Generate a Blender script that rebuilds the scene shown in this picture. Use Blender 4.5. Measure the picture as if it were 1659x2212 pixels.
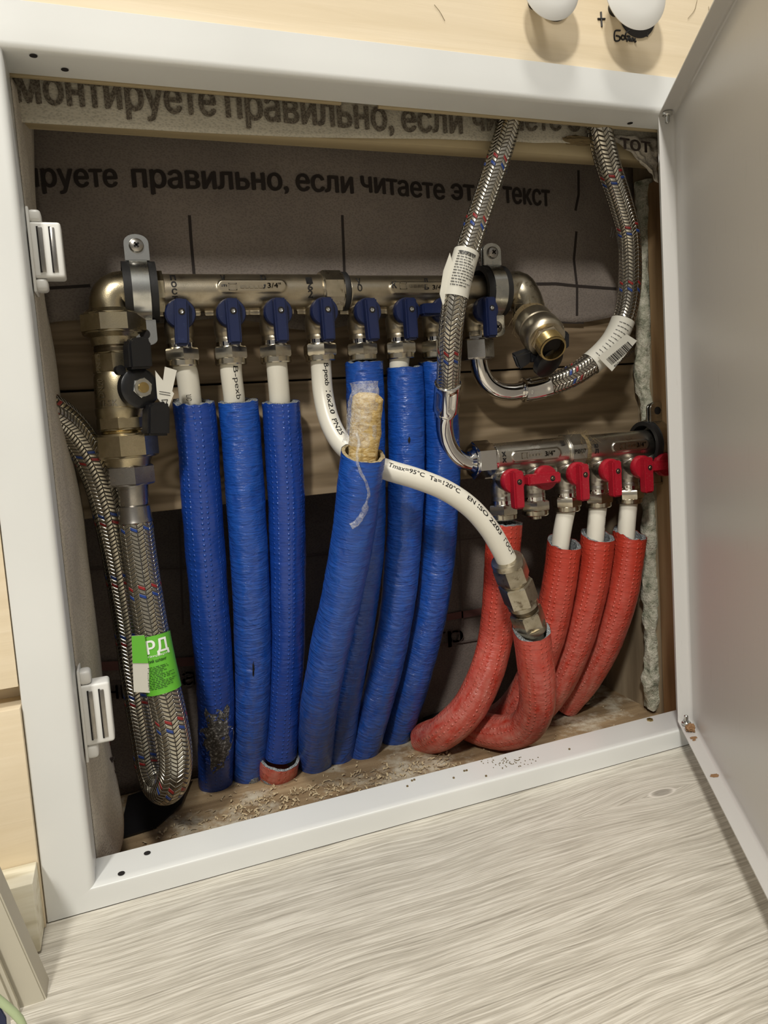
import bpy, bmesh, math, random
from mathutils import Vector, Matrix, Euler, noise

for o in list(bpy.data.objects): bpy.data.objects.remove(o)
SC = bpy.context.scene
COL = SC.collection
R = random.Random(7)

# ------------------------------------------------------------------ camera
CAM = Vector((0.03982, -0.45322, 0.26486))
CROT = Euler((1.479628, 0.068547, -0.355108), 'XYZ')
FPX, PX0, PY0 = 1555.685, 829.5 - 3.717, 1106 - 67.25
cd = bpy.data.cameras.new('camera'); cam = bpy.data.objects.new('camera', cd); COL.objects.link(cam)
cam.location = CAM; cam.rotation_euler = CROT
cd.sensor_fit = 'HORIZONTAL'; cd.sensor_width = 36; cd.lens = FPX * 36 / 1659
cd.shift_x = 3.717 / 1659; cd.shift_y = -67.25 / 1659; cd.clip_start = 0.01; cd.clip_end = 50
SC.camera = cam
CM = CROT.to_matrix()

# ------------------------------------------------------------------ light
w = bpy.data.worlds.new('room_light'); SC.world = w; w.use_nodes = True
wn = w.node_tree.nodes; wl = w.node_tree.links
bg = wn['Background']
tc = wn.new('ShaderNodeTexCoord'); sx = wn.new('ShaderNodeSeparateXYZ'); mr = wn.new('ShaderNodeMapRange'); rp = wn.new('ShaderNodeValToRGB')
wl.new(tc.outputs['Generated'], sx.inputs[0]); wl.new(sx.outputs['Z'], mr.inputs[0]); mr.inputs[1].default_value = -1; mr.inputs[2].default_value = 1
wl.new(mr.outputs[0], rp.inputs[0]); wl.new(rp.outputs[0], bg.inputs[0])
rp.color_ramp.elements[0].color = (.42, .38, .33, 1); rp.color_ramp.elements[0].position = .3
rp.color_ramp.elements[1].color = (1, .96, .9, 1); rp.color_ramp.elements[1].position = .75
bg.inputs[1].default_value = 0.33

def area(name, loc, target, size, power, col=(1, .965, .895)):
    l = bpy.data.lights.new(name, 'AREA'); l.size = size; l.energy = power; l.color = col
    o = bpy.data.objects.new(name, l); COL.objects.link(o); o.location = loc
    o.rotation_euler = (Vector(target) - Vector(loc)).to_track_quat('-Z', 'Y').to_euler()
    return o
area('ceiling_lamp', (-.02, -.72, 2.25), (.25, .0, .1), .34, 22)
area('ceiling_lamp', (-.62, -1.45, 1.60), (.25, .05, .15), .16, 28)

SC.view_settings.view_transform = 'Standard'; SC.view_settings.look = 'None'
SC.view_settings.exposure = 0.0; SC.view_settings.gamma = 1.0; SC.view_settings.use_curve_mapping = False

# ------------------------------------------------------------------ helpers
def ray(px, py): return CM @ Vector(((px - PX0) / FPX, -(py - PY0) / FPX, -1))
def at(px, py, Y): d = ray(px, py); return CAM + d * ((Y - CAM.y) / d.y)
def atx(px, py, X): d = ray(px, py); return CAM + d * ((X - CAM.x) / d.x)
def atz(px, py, Z): d = ray(px, py); return CAM + d * ((Z - CAM.z) / d.z)

WORLD = {}
def link(o, loc, parent):
    COL.objects.link(o)
    WORLD[o.name] = Vector(loc)
    if parent is not None:
        o.parent = parent; o.location = Vector(loc) - WORLD[parent.name]
    else: o.location = loc
    return o
def tag(o, label=None, cat=None, group=None, kind=None):
    if label: o['label'] = label
    if cat: o['category'] = cat
    if group: o['group'] = group
    if kind: o['kind'] = kind
    return o
def empty(name, loc, label, cat, group=None):
    o = bpy.data.objects.new(name, None); o.empty_display_size = .01
    link(o, loc, None); return tag(o, label, cat, group)
def obj(name, g, m, parent=None, angle=35, smooth=True):
    """g = (verts, faces[, uvs per loop]) or bmesh, in world metres"""
    me = bpy.data.meshes.new(name)
    if isinstance(g, bmesh.types.BMesh):
        g.to_mesh(me); g.free()
    else:
        me.from_pydata([tuple(v) for v in g[0]], [], g[1])
        if len(g) > 2 and g[2]:
            uv = me.uv_layers.new(name='UVMap'); i = 0
            for f in g[2]:
                for c in f: uv.data[i].uv = c; i += 1
    if me.vertices:
        n = len(me.vertices)
        mn = [min(v.co[k] for v in me.vertices) for k in range(3)]; mx = [max(v.co[k] for v in me.vertices) for k in range(3)]
        c = Vector([(mn[k] + mx[k]) / 2 for k in range(3)])
        if parent is None: c.z = mn[2]
        me.transform(Matrix.Translation(-c))
    else: c = Vector((0, 0, 0))
    if smooth:
        me.polygons.foreach_set('use_smooth', [True] * len(me.polygons))
        me.set_sharp_from_angle(angle=math.radians(angle))
    me.update()
    me.materials.append(m)
    return link(bpy.data.objects.new(name, me), c, parent)
def struct(name, g, m, **k): return tag(obj(name, g, m, **k), kind='structure')

class G:
    """collects verts / faces / loop uvs"""
    def __init__(s): s.v = []; s.f = []; s.u = []
    def add(s, v, f, u=None):
        b = len(s.v); s.v += [Vector(x) for x in v]; s.f += [[b + i for i in q] for q in f]
        s.u += u if u else [[(0, 0)] * len(q) for q in f]
        return s
    def t(s): return (s.v, s.f, s.u)
def frame_for(d):
    d = Vector(d).normalized(); up = Vector((0, 0, 1)) if abs(d.z) < .9 else Vector((0, 1, 0))
    x = up.cross(d).normalized(); y = d.cross(x)
    return x, y, d
def lathe(g, prof, o, d, seg=32, rot=0.0, cap=True):
    x, y, z = frame_for(d); o = Vector(o); vs = []; fs = []
    for r, h in prof:
        for k in range(seg):
            a = rot + 2 * math.pi * k / seg
            vs.append(o + z * h + (x * math.cos(a) + y * math.sin(a)) * max(r, 1e-5))
    n = len(prof)
    for i in range(n - 1):
        for k in range(seg):
            k2 = (k + 1) % seg; fs.append([i * seg + k, i * seg + k2, (i + 1) * seg + k2, (i + 1) * seg + k])
    if cap: fs.append(list(range(seg))[::-1]); fs.append([(n - 1) * seg + k for k in range(seg)])
    return g.add(vs, fs)
def hexnut(g, Rr, h0, h1, o, d, seg=6, rot=0.0):
    """hexagon with turned chamfer lips"""
    ap = Rr * math.cos(math.pi / seg)
    c = min(.0012, (h1 - h0) * .15)
    lathe(g, [(Rr * .93, h0), (Rr, h0 + c), (Rr, h1 - c), (Rr * .93, h1)], o, d, seg, rot)
    lathe(g, [(ap * .97, h0 - .0004), (ap * .99, h0), (ap * .99, h1), (ap * .97, h1 + .0004)], o, d, 36)
    return g
def box(c, s, M=None, bev=0.0, seg=2):
    bm = bmesh.new(); bmesh.ops.create_cube(bm, size=1)
    bmesh.ops.scale(bm, vec=Vector(s), verts=bm.verts)
    if bev: bmesh.ops.bevel(bm, geom=bm.edges[:], offset=bev, segments=seg, affect='EDGES', profile=.5)
    T = Matrix.Translation(Vector(c)) @ (M.to_4x4() if M else Matrix.Identity(4))
    bmesh.ops.transform(bm, matrix=T, verts=bm.verts)
    return bm
def bm_to_g(bm, g):
    bm.verts.ensure_lookup_table(); bm.verts.index_update()
    g.add([v.co.copy() for v in bm.verts], [[v.index for v in f.verts] for f in bm.faces]); bm.free(); return g
def boxes(lst, bev=0.0):
    g = G()
    for a in lst:
        x0, x1, y0, y1, z0, z1 = a
        bm_to_g(box(((x0 + x1) / 2, (y0 + y1) / 2, (z0 + z1) / 2), (x1 - x0, y1 - y0, z1 - z0), None, bev), g)
    return g.t()
def prism(poly, depth, bev=0):
    """poly: 3D planar points; extruded by vector depth"""
    n = len(poly); d = Vector(depth); bm = bmesh.new()
    a = [bm.verts.new(p) for p in poly]; b = [bm.verts.new(Vector(p) + d) for p in poly]
    bm.faces.new(a[::-1]); bm.faces.new(b)
    for i in range(n): bm.faces.new([a[i], a[(i + 1) % n], b[(i + 1) % n], b[i]])
    bmesh.ops.recalc_face_normals(bm, faces=bm.faces)
    if bev: bmesh.ops.bevel(bm, geom=bm.edges[:], offset=bev, segments=2, affect='EDGES')
    return bm

def spline(pts, step=.002):
    """Catmull-Rom through pts, resampled by arc length"""
    P = [Vector(p) for p in pts]; P = [P[0] * 2 - P[1]] + P + [P[-1] * 2 - P[-2]]; out = []
    for i in range(1, len(P) - 2):
        a, b, c, d = P[i - 1:i + 3]
        t0 = 0; t1 = (b - a).length ** .5; t2 = t1 + (c - b).length ** .5; t3 = t2 + (d - c).length ** .5
        for k in range(24):
            t = t1 + (t2 - t1) * k / 24
            A1 = a * ((t1 - t) / (t1 - t0)) + b * ((t - t0) / (t1 - t0)); A2 = b * ((t2 - t) / (t2 - t1)) + c * ((t - t1) / (t2 - t1)); A3 = c * ((t3 - t) / (t3 - t2)) + d * ((t - t2) / (t3 - t2))
            B1 = A1 * ((t2 - t) / (t2 - t0)) + A2 * ((t - t0) / (t2 - t0)); B2 = A2 * ((t3 - t) / (t3 - t1)) + A3 * ((t - t1) / (t3 - t1))
            out.append(B1 * ((t2 - t) / (t2 - t1)) + B2 * ((t - t1) / (t2 - t1)))
    out.append(P[-2])
    return out
class Path:
    def __init__(s, pts):
        s.p = spline(pts); s.l = [0]
        for a, b in zip(s.p, s.p[1:]): s.l.append(s.l[-1] + (b - a).length)
        s.L = s.l[-1]; T = []
        for i in range(len(s.p)):
            T.append((s.p[min(i + 1, len(s.p) - 1)] - s.p[max(i - 1, 0)]).normalized())
        # reference normal always as near as possible to -Y (towards the room), so v=.5 faces out
        s.T = T; s.N = []
        n = (Vector((0, -1, 0)) - T[0] * T[0].dot(Vector((0, -1, 0)))).normalized()
        for t in T:
            n = n - t * t.dot(n); n.normalize(); s.N.append(n.copy())
    def at(s, q):
        q = min(max(q, 0), s.L); i = 0
        import bisect
        i = min(max(bisect.bisect_right(s.l, q) - 1, 0), len(s.p) - 2)
        f = (q - s.l[i]) / max(s.l[i + 1] - s.l[i], 1e-9)
        t = s.T[i].lerp(s.T[i + 1], f).normalized(); n = s.N[i].lerp(s.N[i + 1], f); n = (n - t * t.dot(n)).normalized()
        return s.p[i].lerp(s.p[i + 1], f), t, n, t.cross(n)
def sweep(path, rings, seg=32, disp=None, cap=(True, True), g=None):
    """rings: list of (s, r).  v=.5 is the side facing the room."""
    g = g or G(); vs = []; fs = []; us = []
    u = 0; U = []
    for i, (q, r) in enumerate(rings):
        if i: u += ((q - rings[i - 1][0]) ** 2 + (r - rings[i - 1][1]) ** 2) ** .5
        U.append(u)
        c, t, n, b = path.at(q)
        for k in range(seg):
            a = 2 * math.pi * (k / seg) - math.pi
            dv = n * math.cos(a) + b * math.sin(a)
            rr = r + (disp(q, a, i) if disp else 0)
            vs.append(c + dv * rr)
    for i in range(len(rings) - 1):
        for k in range(seg):
            k2 = (k + 1) % seg
            fs.append([i * seg + k, i * seg + k2, (i + 1) * seg + k2, (i + 1) * seg + k])
            v0, v1 = k / seg, (k + 1) / seg; us.append([(U[i], v0), (U[i], v1), (U[i + 1], v1), (U[i + 1], v0)])
    if cap[0]: fs.append(list(range(seg))[::-1]); us.append([(0, 0)] * seg)
    if cap[1]: fs.append([(len(rings) - 1) * seg + k for k in range(seg)]); us.append([(0, 0)] * seg)
    return g.add(vs, fs, us)
def steps(a, b, r, st=.004):
    n = max(2, int(abs(b - a) / st)); return [(a + (b - a) * k / n, r) for k in range(n + 1)]
def tube(pts, r, seg=28, cap=(True, True), st=.004, disp=None):
    p = Path(pts); return sweep(p, steps(0, p.L, r, st), seg, disp, cap).t(), p

# text --------------------------------------------------------------
_tx = {}
def text2d(body, bold=.0):
    """outlines of the lettering, triangulated contour by contour (some glyphs have overlapping contours)"""
    if body in _tx: return _tx[body]
    c = bpy.data.curves.new('lettering', 'FONT'); c.body = body; c.size = 1; c.resolution_u = 3; c.dimensions = '2D'; c.fill_mode = 'NONE'
    o = bpy.data.objects.new('lettering', c); COL.objects.link(o)
    dg = bpy.context.evaluated_depsgraph_get(); dg.update(); ev = o.evaluated_get(dg); m = ev.to_mesh()
    co = [(a.co.x, a.co.y) for a in m.vertices]; nx = {}
    for e in m.edges: nx.setdefault(e.vertices[0], []).append(e.vertices[1]); nx.setdefault(e.vertices[1], []).append(e.vertices[0])
    ev.to_mesh_clear(); bpy.data.objects.remove(o); bpy.data.curves.remove(c)
    seen = set(); loops = []
    for k in range(len(co)):
        if k in seen or k not in nx: continue
        lp = [k]; seen.add(k); cur = k
        while True:
            q = [j for j in sorted(nx[cur], key=lambda j: (j - cur) % len(co)) if j not in seen]
            if not q: break
            cur = q[0]; seen.add(cur); lp.append(cur)
        if len(lp) > 2: loops.append([co[i] for i in lp])
    from mathutils.geometry import delaunay_2d_cdt
    vv = [Vector(p) for l in loops for p in l]; ee = []; k = 0
    for l in loops: ee += [(k + i, k + (i + 1) % len(l)) for i in range(len(l))]; k += len(l)
    V_, _, F_, _, _, _ = delaunay_2d_cdt(vv, ee, [], 0, 1e-5)
    def wind(x, y):
        w_ = 0
        for l in loops:
            for i in range(len(l)):
                (x1, y1), (x2, y2) = l[i], l[(i + 1) % len(l)]
                if (y1 > y) != (y2 > y) and x < (x2 - x1) * (y - y1) / (y2 - y1) + x1: w_ += 1 if y2 > y1 else -1
        return w_
    F_ = [f for f in F_ if wind(sum(V_[i].x for i in f) / 3, sum(V_[i].y for i in f) / 3) != 0]
    V_ = [(v.x, v.y) for v in V_]
    _tx[body] = (V_, F_); return V_, F_
def text_map(g, body, fn, bold=0.0, split=False):
    """fn(u, v): u 0..1 across the word, v in x-heights above the baseline"""
    v, f = text2d(body)
    if not v: return g
    x0 = min(a[0] for a in v); x1 = max(a[0] for a in v); xh = max(a[1] for a in text2d('н')[0])
    for dx, dy in (((0, 0), (bold, 0), (-bold, 0), (bold * .5, bold * .5), (-bold * .5, -bold * .5)) if bold else ((0, 0),)):
        g.add([fn((a[0] + dx - x0) / (x1 - x0), (a[1] + dy) / xh) for a in v], f)
    return g
def aspect(body, bold=0.0):
    v, f = text2d(body, bold); xh = max(a[1] for a in text2d('н', bold)[0])
    return (max(a[0] for a in v) - min(a[0] for a in v)) / xh
def word_flat(g, body, p0, p1, xh, bold=.03, off=Vector((0, -.0003, 0)), up=Vector((0, 0, 1)), depth=None):
    d = p1 - p0
    def fn(u, v):
        q = p0 + d * u + up * (v * xh)
        if depth: q.y = depth(q.x, q.z)
        return q + off
    return text_map(g, body, fn, bold)
def word_tube(g, body, path, s0, s1, r, xh, a0=0.0, bold=0.0, flip=1):
    """letters run along the tube; a0 = angle of the middle line (0 faces the room)"""
    def fn(u, v):
        q = s0 + (s1 - s0) * u; c, t, n, b = path.at(q)
        a = a0 + flip * ((v - .5) * xh) / r
        return c + (n * math.cos(a) + b * math.sin(a)) * (r + .00015)
    return text_map(g, body, fn, bold)

# ------------------------------------------------------------------ materials
class NM:
    def __init__(s, name):
        s.m = bpy.data.materials.new(name); s.m.use_nodes = True; s.n = s.m.node_tree.nodes; s.l = s.m.node_tree.links
        s.p = s.n['Principled BSDF']
    def N(s, t, **k):
        n = s.n.new('ShaderNode' + t)
        for a, b in k.items(): setattr(n, a, b)
        return n
    def put(s, inp, x):
        if isinstance(x, bpy.types.NodeSocket): s.l.new(x, inp)
        elif isinstance(x, (tuple, list)) and len(x) == 3 and inp.type == 'RGBA': inp.default_value = (*x, 1)
        else: inp.default_value = x
    def math(s, op, a, b=0.0, c=None):
        n = s.N('Math', operation=op); s.put(n.inputs[0], a); s.put(n.inputs[1], b)
        if c is not None: s.put(n.inputs[2], c)
        return n.outputs[0]
    def pos(s): return s.N('NewGeometry').outputs['Position']
    def uv(s): return s.N('TexCoord').outputs['UV']
    def xyz(s, v): n = s.N('SeparateXYZ'); s.l.new(v, n.inputs[0]); return n.outputs
    def comb(s, a, b, c): n = s.N('CombineXYZ'); s.put(n.inputs[0], a); s.put(n.inputs[1], b); s.put(n.inputs[2], c); return n.outputs[0]
    def scale(s, v, k, rot=(0, 0, 0)):
        n = s.N('Mapping'); s.l.new(v, n.inputs[0]); n.inputs['Scale'].default_value = k; n.inputs['Rotation'].default_value = rot; return n.outputs[0]
    def noise(s, v, sc, det=3, rough=.5, dist=0):
        n = s.N('TexNoise'); s.l.new(v, n.inputs[0]); n.inputs['Scale'].default_value = sc; n.inputs['Detail'].default_value = det
        n.inputs['Roughness'].default_value = rough; n.inputs['Distortion'].default_value = dist; return n.outputs[0]
    def ramp(s, x, stops):
        n = s.N('ValToRGB'); s.l.new(x, n.inputs[0]); e = n.color_ramp.elements
        while len(e) < len(stops): e.new(.5)
        for k, (p, c) in enumerate(stops): e[k].position = p; e[k].color = (*c, 1) if len(c) == 3 else c
        return n.outputs[0]
    def rng(s, x, a, b, c=0, d=1):
        n = s.N('MapRange'); s.put(n.inputs[0], x)
        for i, q in enumerate((a, b, c, d)): n.inputs[i + 1].default_value = q
        return n.outputs[0]
    def mix(s, f, a, b, mode='MIX'):
        n = s.N('Mix', data_type='RGBA', blend_type=mode); s.put(n.inputs[0], f)
        s.put(n.inputs[6], a); s.put(n.inputs[7], b); return n.outputs[2]
    def bump(s, h, st, dist=.001, nrm=None):
        n = s.N('Bump'); s.l.new(h, n.inputs['Height']); n.inputs['Strength'].default_value = st; n.inputs['Distance'].default_value = dist
        if nrm: s.l.new(nrm, n.inputs['Normal'])
        return n.outputs[0]
    def fin(s, col, rough=.5, metal=0.0, nrm=None, spec=None, **k):
        s.put(s.p.inputs['Base Color'], col); s.put(s.p.inputs['Roughness'], rough); s.put(s.p.inputs['Metallic'], metal)
        if nrm: s.l.new(nrm, s.p.inputs['Normal'])
        if spec is not None: s.p.inputs['Specular IOR Level'].default_value = spec
        for a, b in k.items(): s.put(s.p.inputs[a.replace('_', ' ')], b)
        return s.m
def lin(r, g, b):
    f = lambda c: ((c / 255 + .055) / 1.055) ** 2.4 if c / 255 > .04045 else c / 255 / 12.92
    return (f(r), f(g), f(b))
def plain(name, col, rough=.5, metal=0.0, bumpk=0, bsc=800, spec=None):
    a = NM(name); nr = None
    if bumpk: nr = a.bump(a.noise(a.pos(), bsc, 3), bumpk, .0004)
    return a.fin(lin(*col), rough, metal, nr, spec)

def m_wood(name, dark, mid, light, axis='x', sc=1.0, ring=30, rough=.6, bumpk=.3, detail=.35, knot=None):
    a = NM(name); p = a.pos()
    k = {'x': (1.2, 14, 14), 'z': (14, 14, 1.2)}[axis]
    q = a.scale(p, tuple(c * sc for c in k))
    w1 = a.noise(q, 1.6, 3, .5, .4)
    fr = a.noise(a.scale(p, tuple(c * sc * 9 for c in k)), 1.0, 4, .6)
    if knot:
        c, rr = knot
        n = a.N('VectorMath', operation='DISTANCE'); a.l.new(a.scale(p, (.5, 1, 1)), n.inputs[0]); n.inputs[1].default_value = (c[0] * .5, c[1], c[2])
        kd = a.math('POWER', a.math('MAXIMUM', a.math('SUBTRACT', 1.0, a.math('DIVIDE', n.outputs['Value'], rr)), 0.0), 2.0)
        w1 = a.math('ADD', w1, a.math('MULTIPLY', kd, .55))
    rings = a.math('SINE', a.math('MULTIPLY', w1, ring))
    t = a.math('ADD', a.math('MULTIPLY', rings, .22), a.math('MULTIPLY', fr, detail * 2))
    t = a.math('ADD', t, .5 - detail)
    col = a.ramp(t, [(.15, lin(*dark)), (.5, lin(*mid)), (.85, lin(*light))])
    return a.fin(col, rough, 0, a.bump(t, bumpk, .0006), .3)

M = {}
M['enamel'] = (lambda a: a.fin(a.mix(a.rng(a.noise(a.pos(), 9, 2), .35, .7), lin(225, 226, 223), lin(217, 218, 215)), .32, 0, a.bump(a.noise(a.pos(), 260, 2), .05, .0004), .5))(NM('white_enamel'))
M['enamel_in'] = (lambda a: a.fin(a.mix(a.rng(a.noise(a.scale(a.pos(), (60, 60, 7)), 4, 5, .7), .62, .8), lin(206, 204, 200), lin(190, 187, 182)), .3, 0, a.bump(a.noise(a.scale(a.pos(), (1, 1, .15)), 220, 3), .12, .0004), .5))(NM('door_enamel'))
def m_cream():
    a = NM('cream_paint'); p = a.pos(); g = a.noise(a.scale(p, (2, 30, 45)), 2.2, 4, .6, .5)
    col = a.ramp(g, [(.3, lin(222, 205, 174)), (.6, lin(230, 214, 185)), (.8, lin(235, 221, 196))])
    return a.fin(col, .5, 0, a.bump(g, .35, .0008), .35)
M['cream'] = m_cream()
def m_floor():
    a = NM('grey_laminate'); p = a.pos(); s = a.xyz(p)
    knot = Vector((.395, -.075, -.0215))
    n = a.N('VectorMath', operation='DISTANCE'); a.l.new(a.scale(p, (.42, 1, 1)), n.inputs[0]); n.inputs[1].default_value = (KN[0] * .42, KN[1], -.0215)
    d = n.outputs['Value']
    bulge = a.math('POWER', a.math('MAXIMUM', a.math('SUBTRACT', 1.0, a.math('DIVIDE', d, .05)), 0.0), 2.0)
    warp = a.math('MULTIPLY', a.math('MULTIPLY', bulge, .02), a.math('SIGN', a.math('SUBTRACT', s[1], KN[1])))
    warp2 = a.math('MULTIPLY', a.math('SUBTRACT', a.noise(a.scale(p, (5, 8, 1)), 1.3, 2), .5), .016)
    y2 = a.math('ADD', a.math('SUBTRACT', s[1], warp), warp2)
    v = a.comb(s[0], y2, 0.0)
    g1 = a.noise(a.scale(v, (16, 440, 1)), 1, 5, .65)
    g2 = a.noise(a.scale(v, (4, 60, 1)), 1, 4, .6)
    g3 = a.noise(a.scale(v, (26, 1100, 1)), 1, 3, .6)
    t = a.math('ADD', a.math('MULTIPLY', g1, .5), a.math('ADD', a.math('MULTIPLY', g2, .20), a.math('MULTIPLY', g3, .42)))
    col = a.ramp(t, [(.39, lin(138, 132, 120)), (.46, lin(170, 164, 151)), (.54, lin(190, 184, 171)), (.64, lin(218, 213, 201))])
    kn = a.rng(d, .0025, .0042, 1, 0); rim = a.math('MULTIPLY', a.rng(d, .0034, .0044), a.rng(d, .0044, .0054, 1, 0))
    col = a.mix(a.math('MULTIPLY', kn, .5), col, lin(98, 90, 82)); col = a.mix(a.math('MULTIPLY', rim, .7), col, lin(232, 226, 216))
    return a.fin(col, .42, 0, a.bump(t, .55, .0012), .4)
KN = atz(1430, 1712, -.0215)
M['floor'] = m_floor()
M['plank'] = m_wood('rough_pine', (96, 80, 60), (132, 114, 90), (152, 134, 110), 'x', 1.3, 40, .75, .5, .3, knot=((.505, .125, .27), .05))
M['plank_low'] = m_wood('pine_lower', (108, 92, 70), (142, 124, 98), (164, 146, 120), 'x', 1.0, 46, .75, .5, .28, knot=((.1, .125, .23), .025))
M['beam'] = m_wood('pale_beam', (150, 134, 102), (184, 168, 134), (200, 186, 152), 'x', .7, 22, .7, .3, .2)
M['stud'] = m_wood('pine_stud', (120, 92, 62), (168, 136, 98), (192, 162, 122), 'z', 1.0, 30, .7, .4, .3)
M['panel'] = m_wood('side_board', (112, 98, 78), (146, 130, 106), (168, 152, 126), 'z', 1.0, 24, .75, .4, .25)
M['board'] = plain('greyish_board_paint', (192, 186, 168), .5, 0, .2, 60)
M['raw_edge'] = m_wood('painted_raw_board', (206, 198, 172), (232, 226, 204), (240, 236, 218), 'x', 2.2, 30, .6, .5, .25)
def m_subfloor():
    a = NM('dusty_subfloor'); p = a.pos()
    g = a.noise(a.scale(p, (3, 30, 3)), 2.0, 5, .6); d = a.noise(p, 22, 6, .7); s = a.noise(p, 900, 2)
    col = a.ramp(g, [(.3, lin(104, 84, 62)), (.55, lin(152, 130, 100)), (.75, lin(176, 156, 124))])
    col = a.mix(a.rng(d, .5, .66), col, lin(198, 190, 170))
    col = a.mix(a.rng(s, .66, .72), col, lin(60, 50, 40))
    return a.fin(col, .9, 0, a.bump(d, .8, .002), .1)
M['subfloor'] = m_subfloor()
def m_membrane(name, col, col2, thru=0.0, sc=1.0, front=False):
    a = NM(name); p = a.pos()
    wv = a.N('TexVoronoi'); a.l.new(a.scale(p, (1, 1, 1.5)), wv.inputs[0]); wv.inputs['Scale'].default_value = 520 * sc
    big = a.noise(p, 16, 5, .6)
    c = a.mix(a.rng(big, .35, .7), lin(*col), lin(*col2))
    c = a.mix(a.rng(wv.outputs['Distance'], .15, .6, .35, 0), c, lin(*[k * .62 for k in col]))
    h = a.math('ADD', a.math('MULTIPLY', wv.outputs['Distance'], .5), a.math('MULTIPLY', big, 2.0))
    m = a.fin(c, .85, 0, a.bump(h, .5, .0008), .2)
    if thru:
        tr = a.N('BsdfTransparent'); mx = a.N('MixShader'); mx.inputs[0].default_value = thru
        a.l.new(a.p.outputs[0], mx.inputs[1]); a.l.new(tr.outputs[0], mx.inputs[2]); a.l.new(mx.outputs[0], a.n['Material Output'].inputs[0])
    return m
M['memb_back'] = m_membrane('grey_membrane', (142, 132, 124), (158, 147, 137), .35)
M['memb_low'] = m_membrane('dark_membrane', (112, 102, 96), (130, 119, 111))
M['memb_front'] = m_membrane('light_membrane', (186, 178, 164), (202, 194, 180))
M['memb_head'] = m_membrane('header_membrane', (186, 180, 164), (200, 194, 178))
M['print'] = plain('dark_print', (40, 32, 28), .8)
M['print_head'] = (lambda a: a.fin(a.mix(a.rng(a.noise(a.pos(), 900, 2), .45, .55), lin(84, 76, 66), lin(122, 114, 100)), .8))(NM('brown_print'))
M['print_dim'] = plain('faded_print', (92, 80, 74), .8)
M['print_red'] = plain('red_print', (150, 78, 74), .8)
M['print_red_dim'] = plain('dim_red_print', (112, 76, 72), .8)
M['ink'] = plain('black_ink', (22, 20, 20), .5)
M['dark'] = plain('dark_void', (26, 22, 20), .9)
M['film_black'] = plain('black_film', (24, 24, 26), .35, 0, .5, 120)

def m_brass_nickel(name, c1, c2, rough, bsc=1500, bk=.25, dirt=None):
    a = NM(name); p = a.pos(); n = a.noise(p, bsc, 3); b = a.noise(p, 70, 4, .6)
    c = a.mix(a.rng(b, .35, .7), lin(*c1), lin(*c2))
    if dirt: c = a.mix(a.rng(a.noise(p, 160, 5, .7), .55, .7), c, lin(*dirt))
    return a.fin(c, a.rng(b, .3, .7, rough * .8, rough * 1.25), 1.0, a.bump(n, bk, .0002))
M['nickel'] = m_brass_nickel('sandblasted_nickel', (186, 176, 156), (164, 152, 130), .36)
M['nickel_red'] = m_brass_nickel('bright_nickel', (200, 196, 186), (178, 172, 160), .3)
M['nut'] = m_brass_nickel('machined_nickel', (206, 200, 184), (176, 166, 146), .22, 600, .1)
M['brassy'] = m_brass_nickel('yellowish_nickel', (190, 178, 150), (160, 148, 120), .3)
M['dirty'] = m_brass_nickel('dirty_nickel', (196, 188, 170), (164, 154, 132), .32, 900, .3, (110, 98, 78))
M['brass'] = m_brass_nickel('brass_thread', (190, 168, 116), (160, 138, 92), .25)
M['thread'] = m_brass_nickel('thread_dark', (92, 82, 66), (120, 108, 88), .4)
M['steel'] = m_brass_nickel('brushed_steel', (172, 168, 162), (146, 142, 136), .28, 400, .08)
M['zinc'] = m_brass_nickel('zinc_plate', (206, 206, 202), (174, 176, 172), .25, 300, .08)
M['chrome'] = plain('chrome', (226, 224, 220), .07, 1.0)
M['rubber'] = plain('black_rubber', (26, 25, 25), .6, 0, .2, 500)
M['hemp'] = plain('sealing_hemp', (112, 96, 66), .9, 0, .6, 900)
M['black_plastic'] = plain('black_plastic', (22, 22, 24), .3, 0, .15, 400)
M['blue_plastic'] = (lambda a: a.fin(a.mix(a.rng(a.noise(a.pos(), 420, 4, .7), .62, .72, 0, .5), lin(20, 32, 70), lin(64, 78, 110)), .38, 0, None, .5))(NM('blue_plastic'))
M['red_plastic'] = (lambda a: a.fin(a.mix(a.rng(a.noise(a.pos(), 900, 4, .75), .62, .68, 0, .7), lin(160, 22, 40), lin(206, 146, 128)), .34, 0, None, .5))(NM('red_plastic'))
M['white_plastic'] = plain('white_plastic', (226, 225, 220), .35)
M['pex'] = plain('white_pex', (226, 222, 208), .32)
M['paper'] = plain('paper_label', (205, 202, 190), .6)
M['green'] = plain('green_label', (98, 180, 52), .45)
M['white_ink'] = plain('white_ink', (232, 236, 228), .5)
M['green_ink'] = plain('dark_green_ink', (24, 60, 20), .5)
M['foam_grey'] = (lambda a: a.fin(a.ramp(a.noise(a.pos(), 1300, 3), [(.35, lin(60, 62, 64)), (.5, lin(120, 124, 126)), (.7, lin(176, 180, 180))]), .9, 0, a.bump(a.noise(a.pos(), 1000, 2), .8, .0006)))(NM('grey_foam'))
M['foam_dark'] = (lambda a: a.fin(a.ramp(a.noise(a.pos(), 420, 4, .7), [(.4, lin(58, 56, 54)), (.55, lin(92, 90, 88)), (.66, lin(190, 190, 190))]), .95, 0, a.bump(a.noise(a.pos(), 700, 3), .9, .0008)))(NM('dark_torn_foam'))
M['pale_green'] = plain('pale_green_film', (176, 192, 150), .4)
M['foam_tan'] = (lambda a: a.fin(a.ramp(a.noise(a.pos(), 700, 4), [(.3, lin(120, 104, 74)), (.6, lin(170, 154, 118))]), .9, 0, a.bump(a.noise(a.pos(), 800, 2), .8, .0006)))(NM('tan_foam'))
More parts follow.
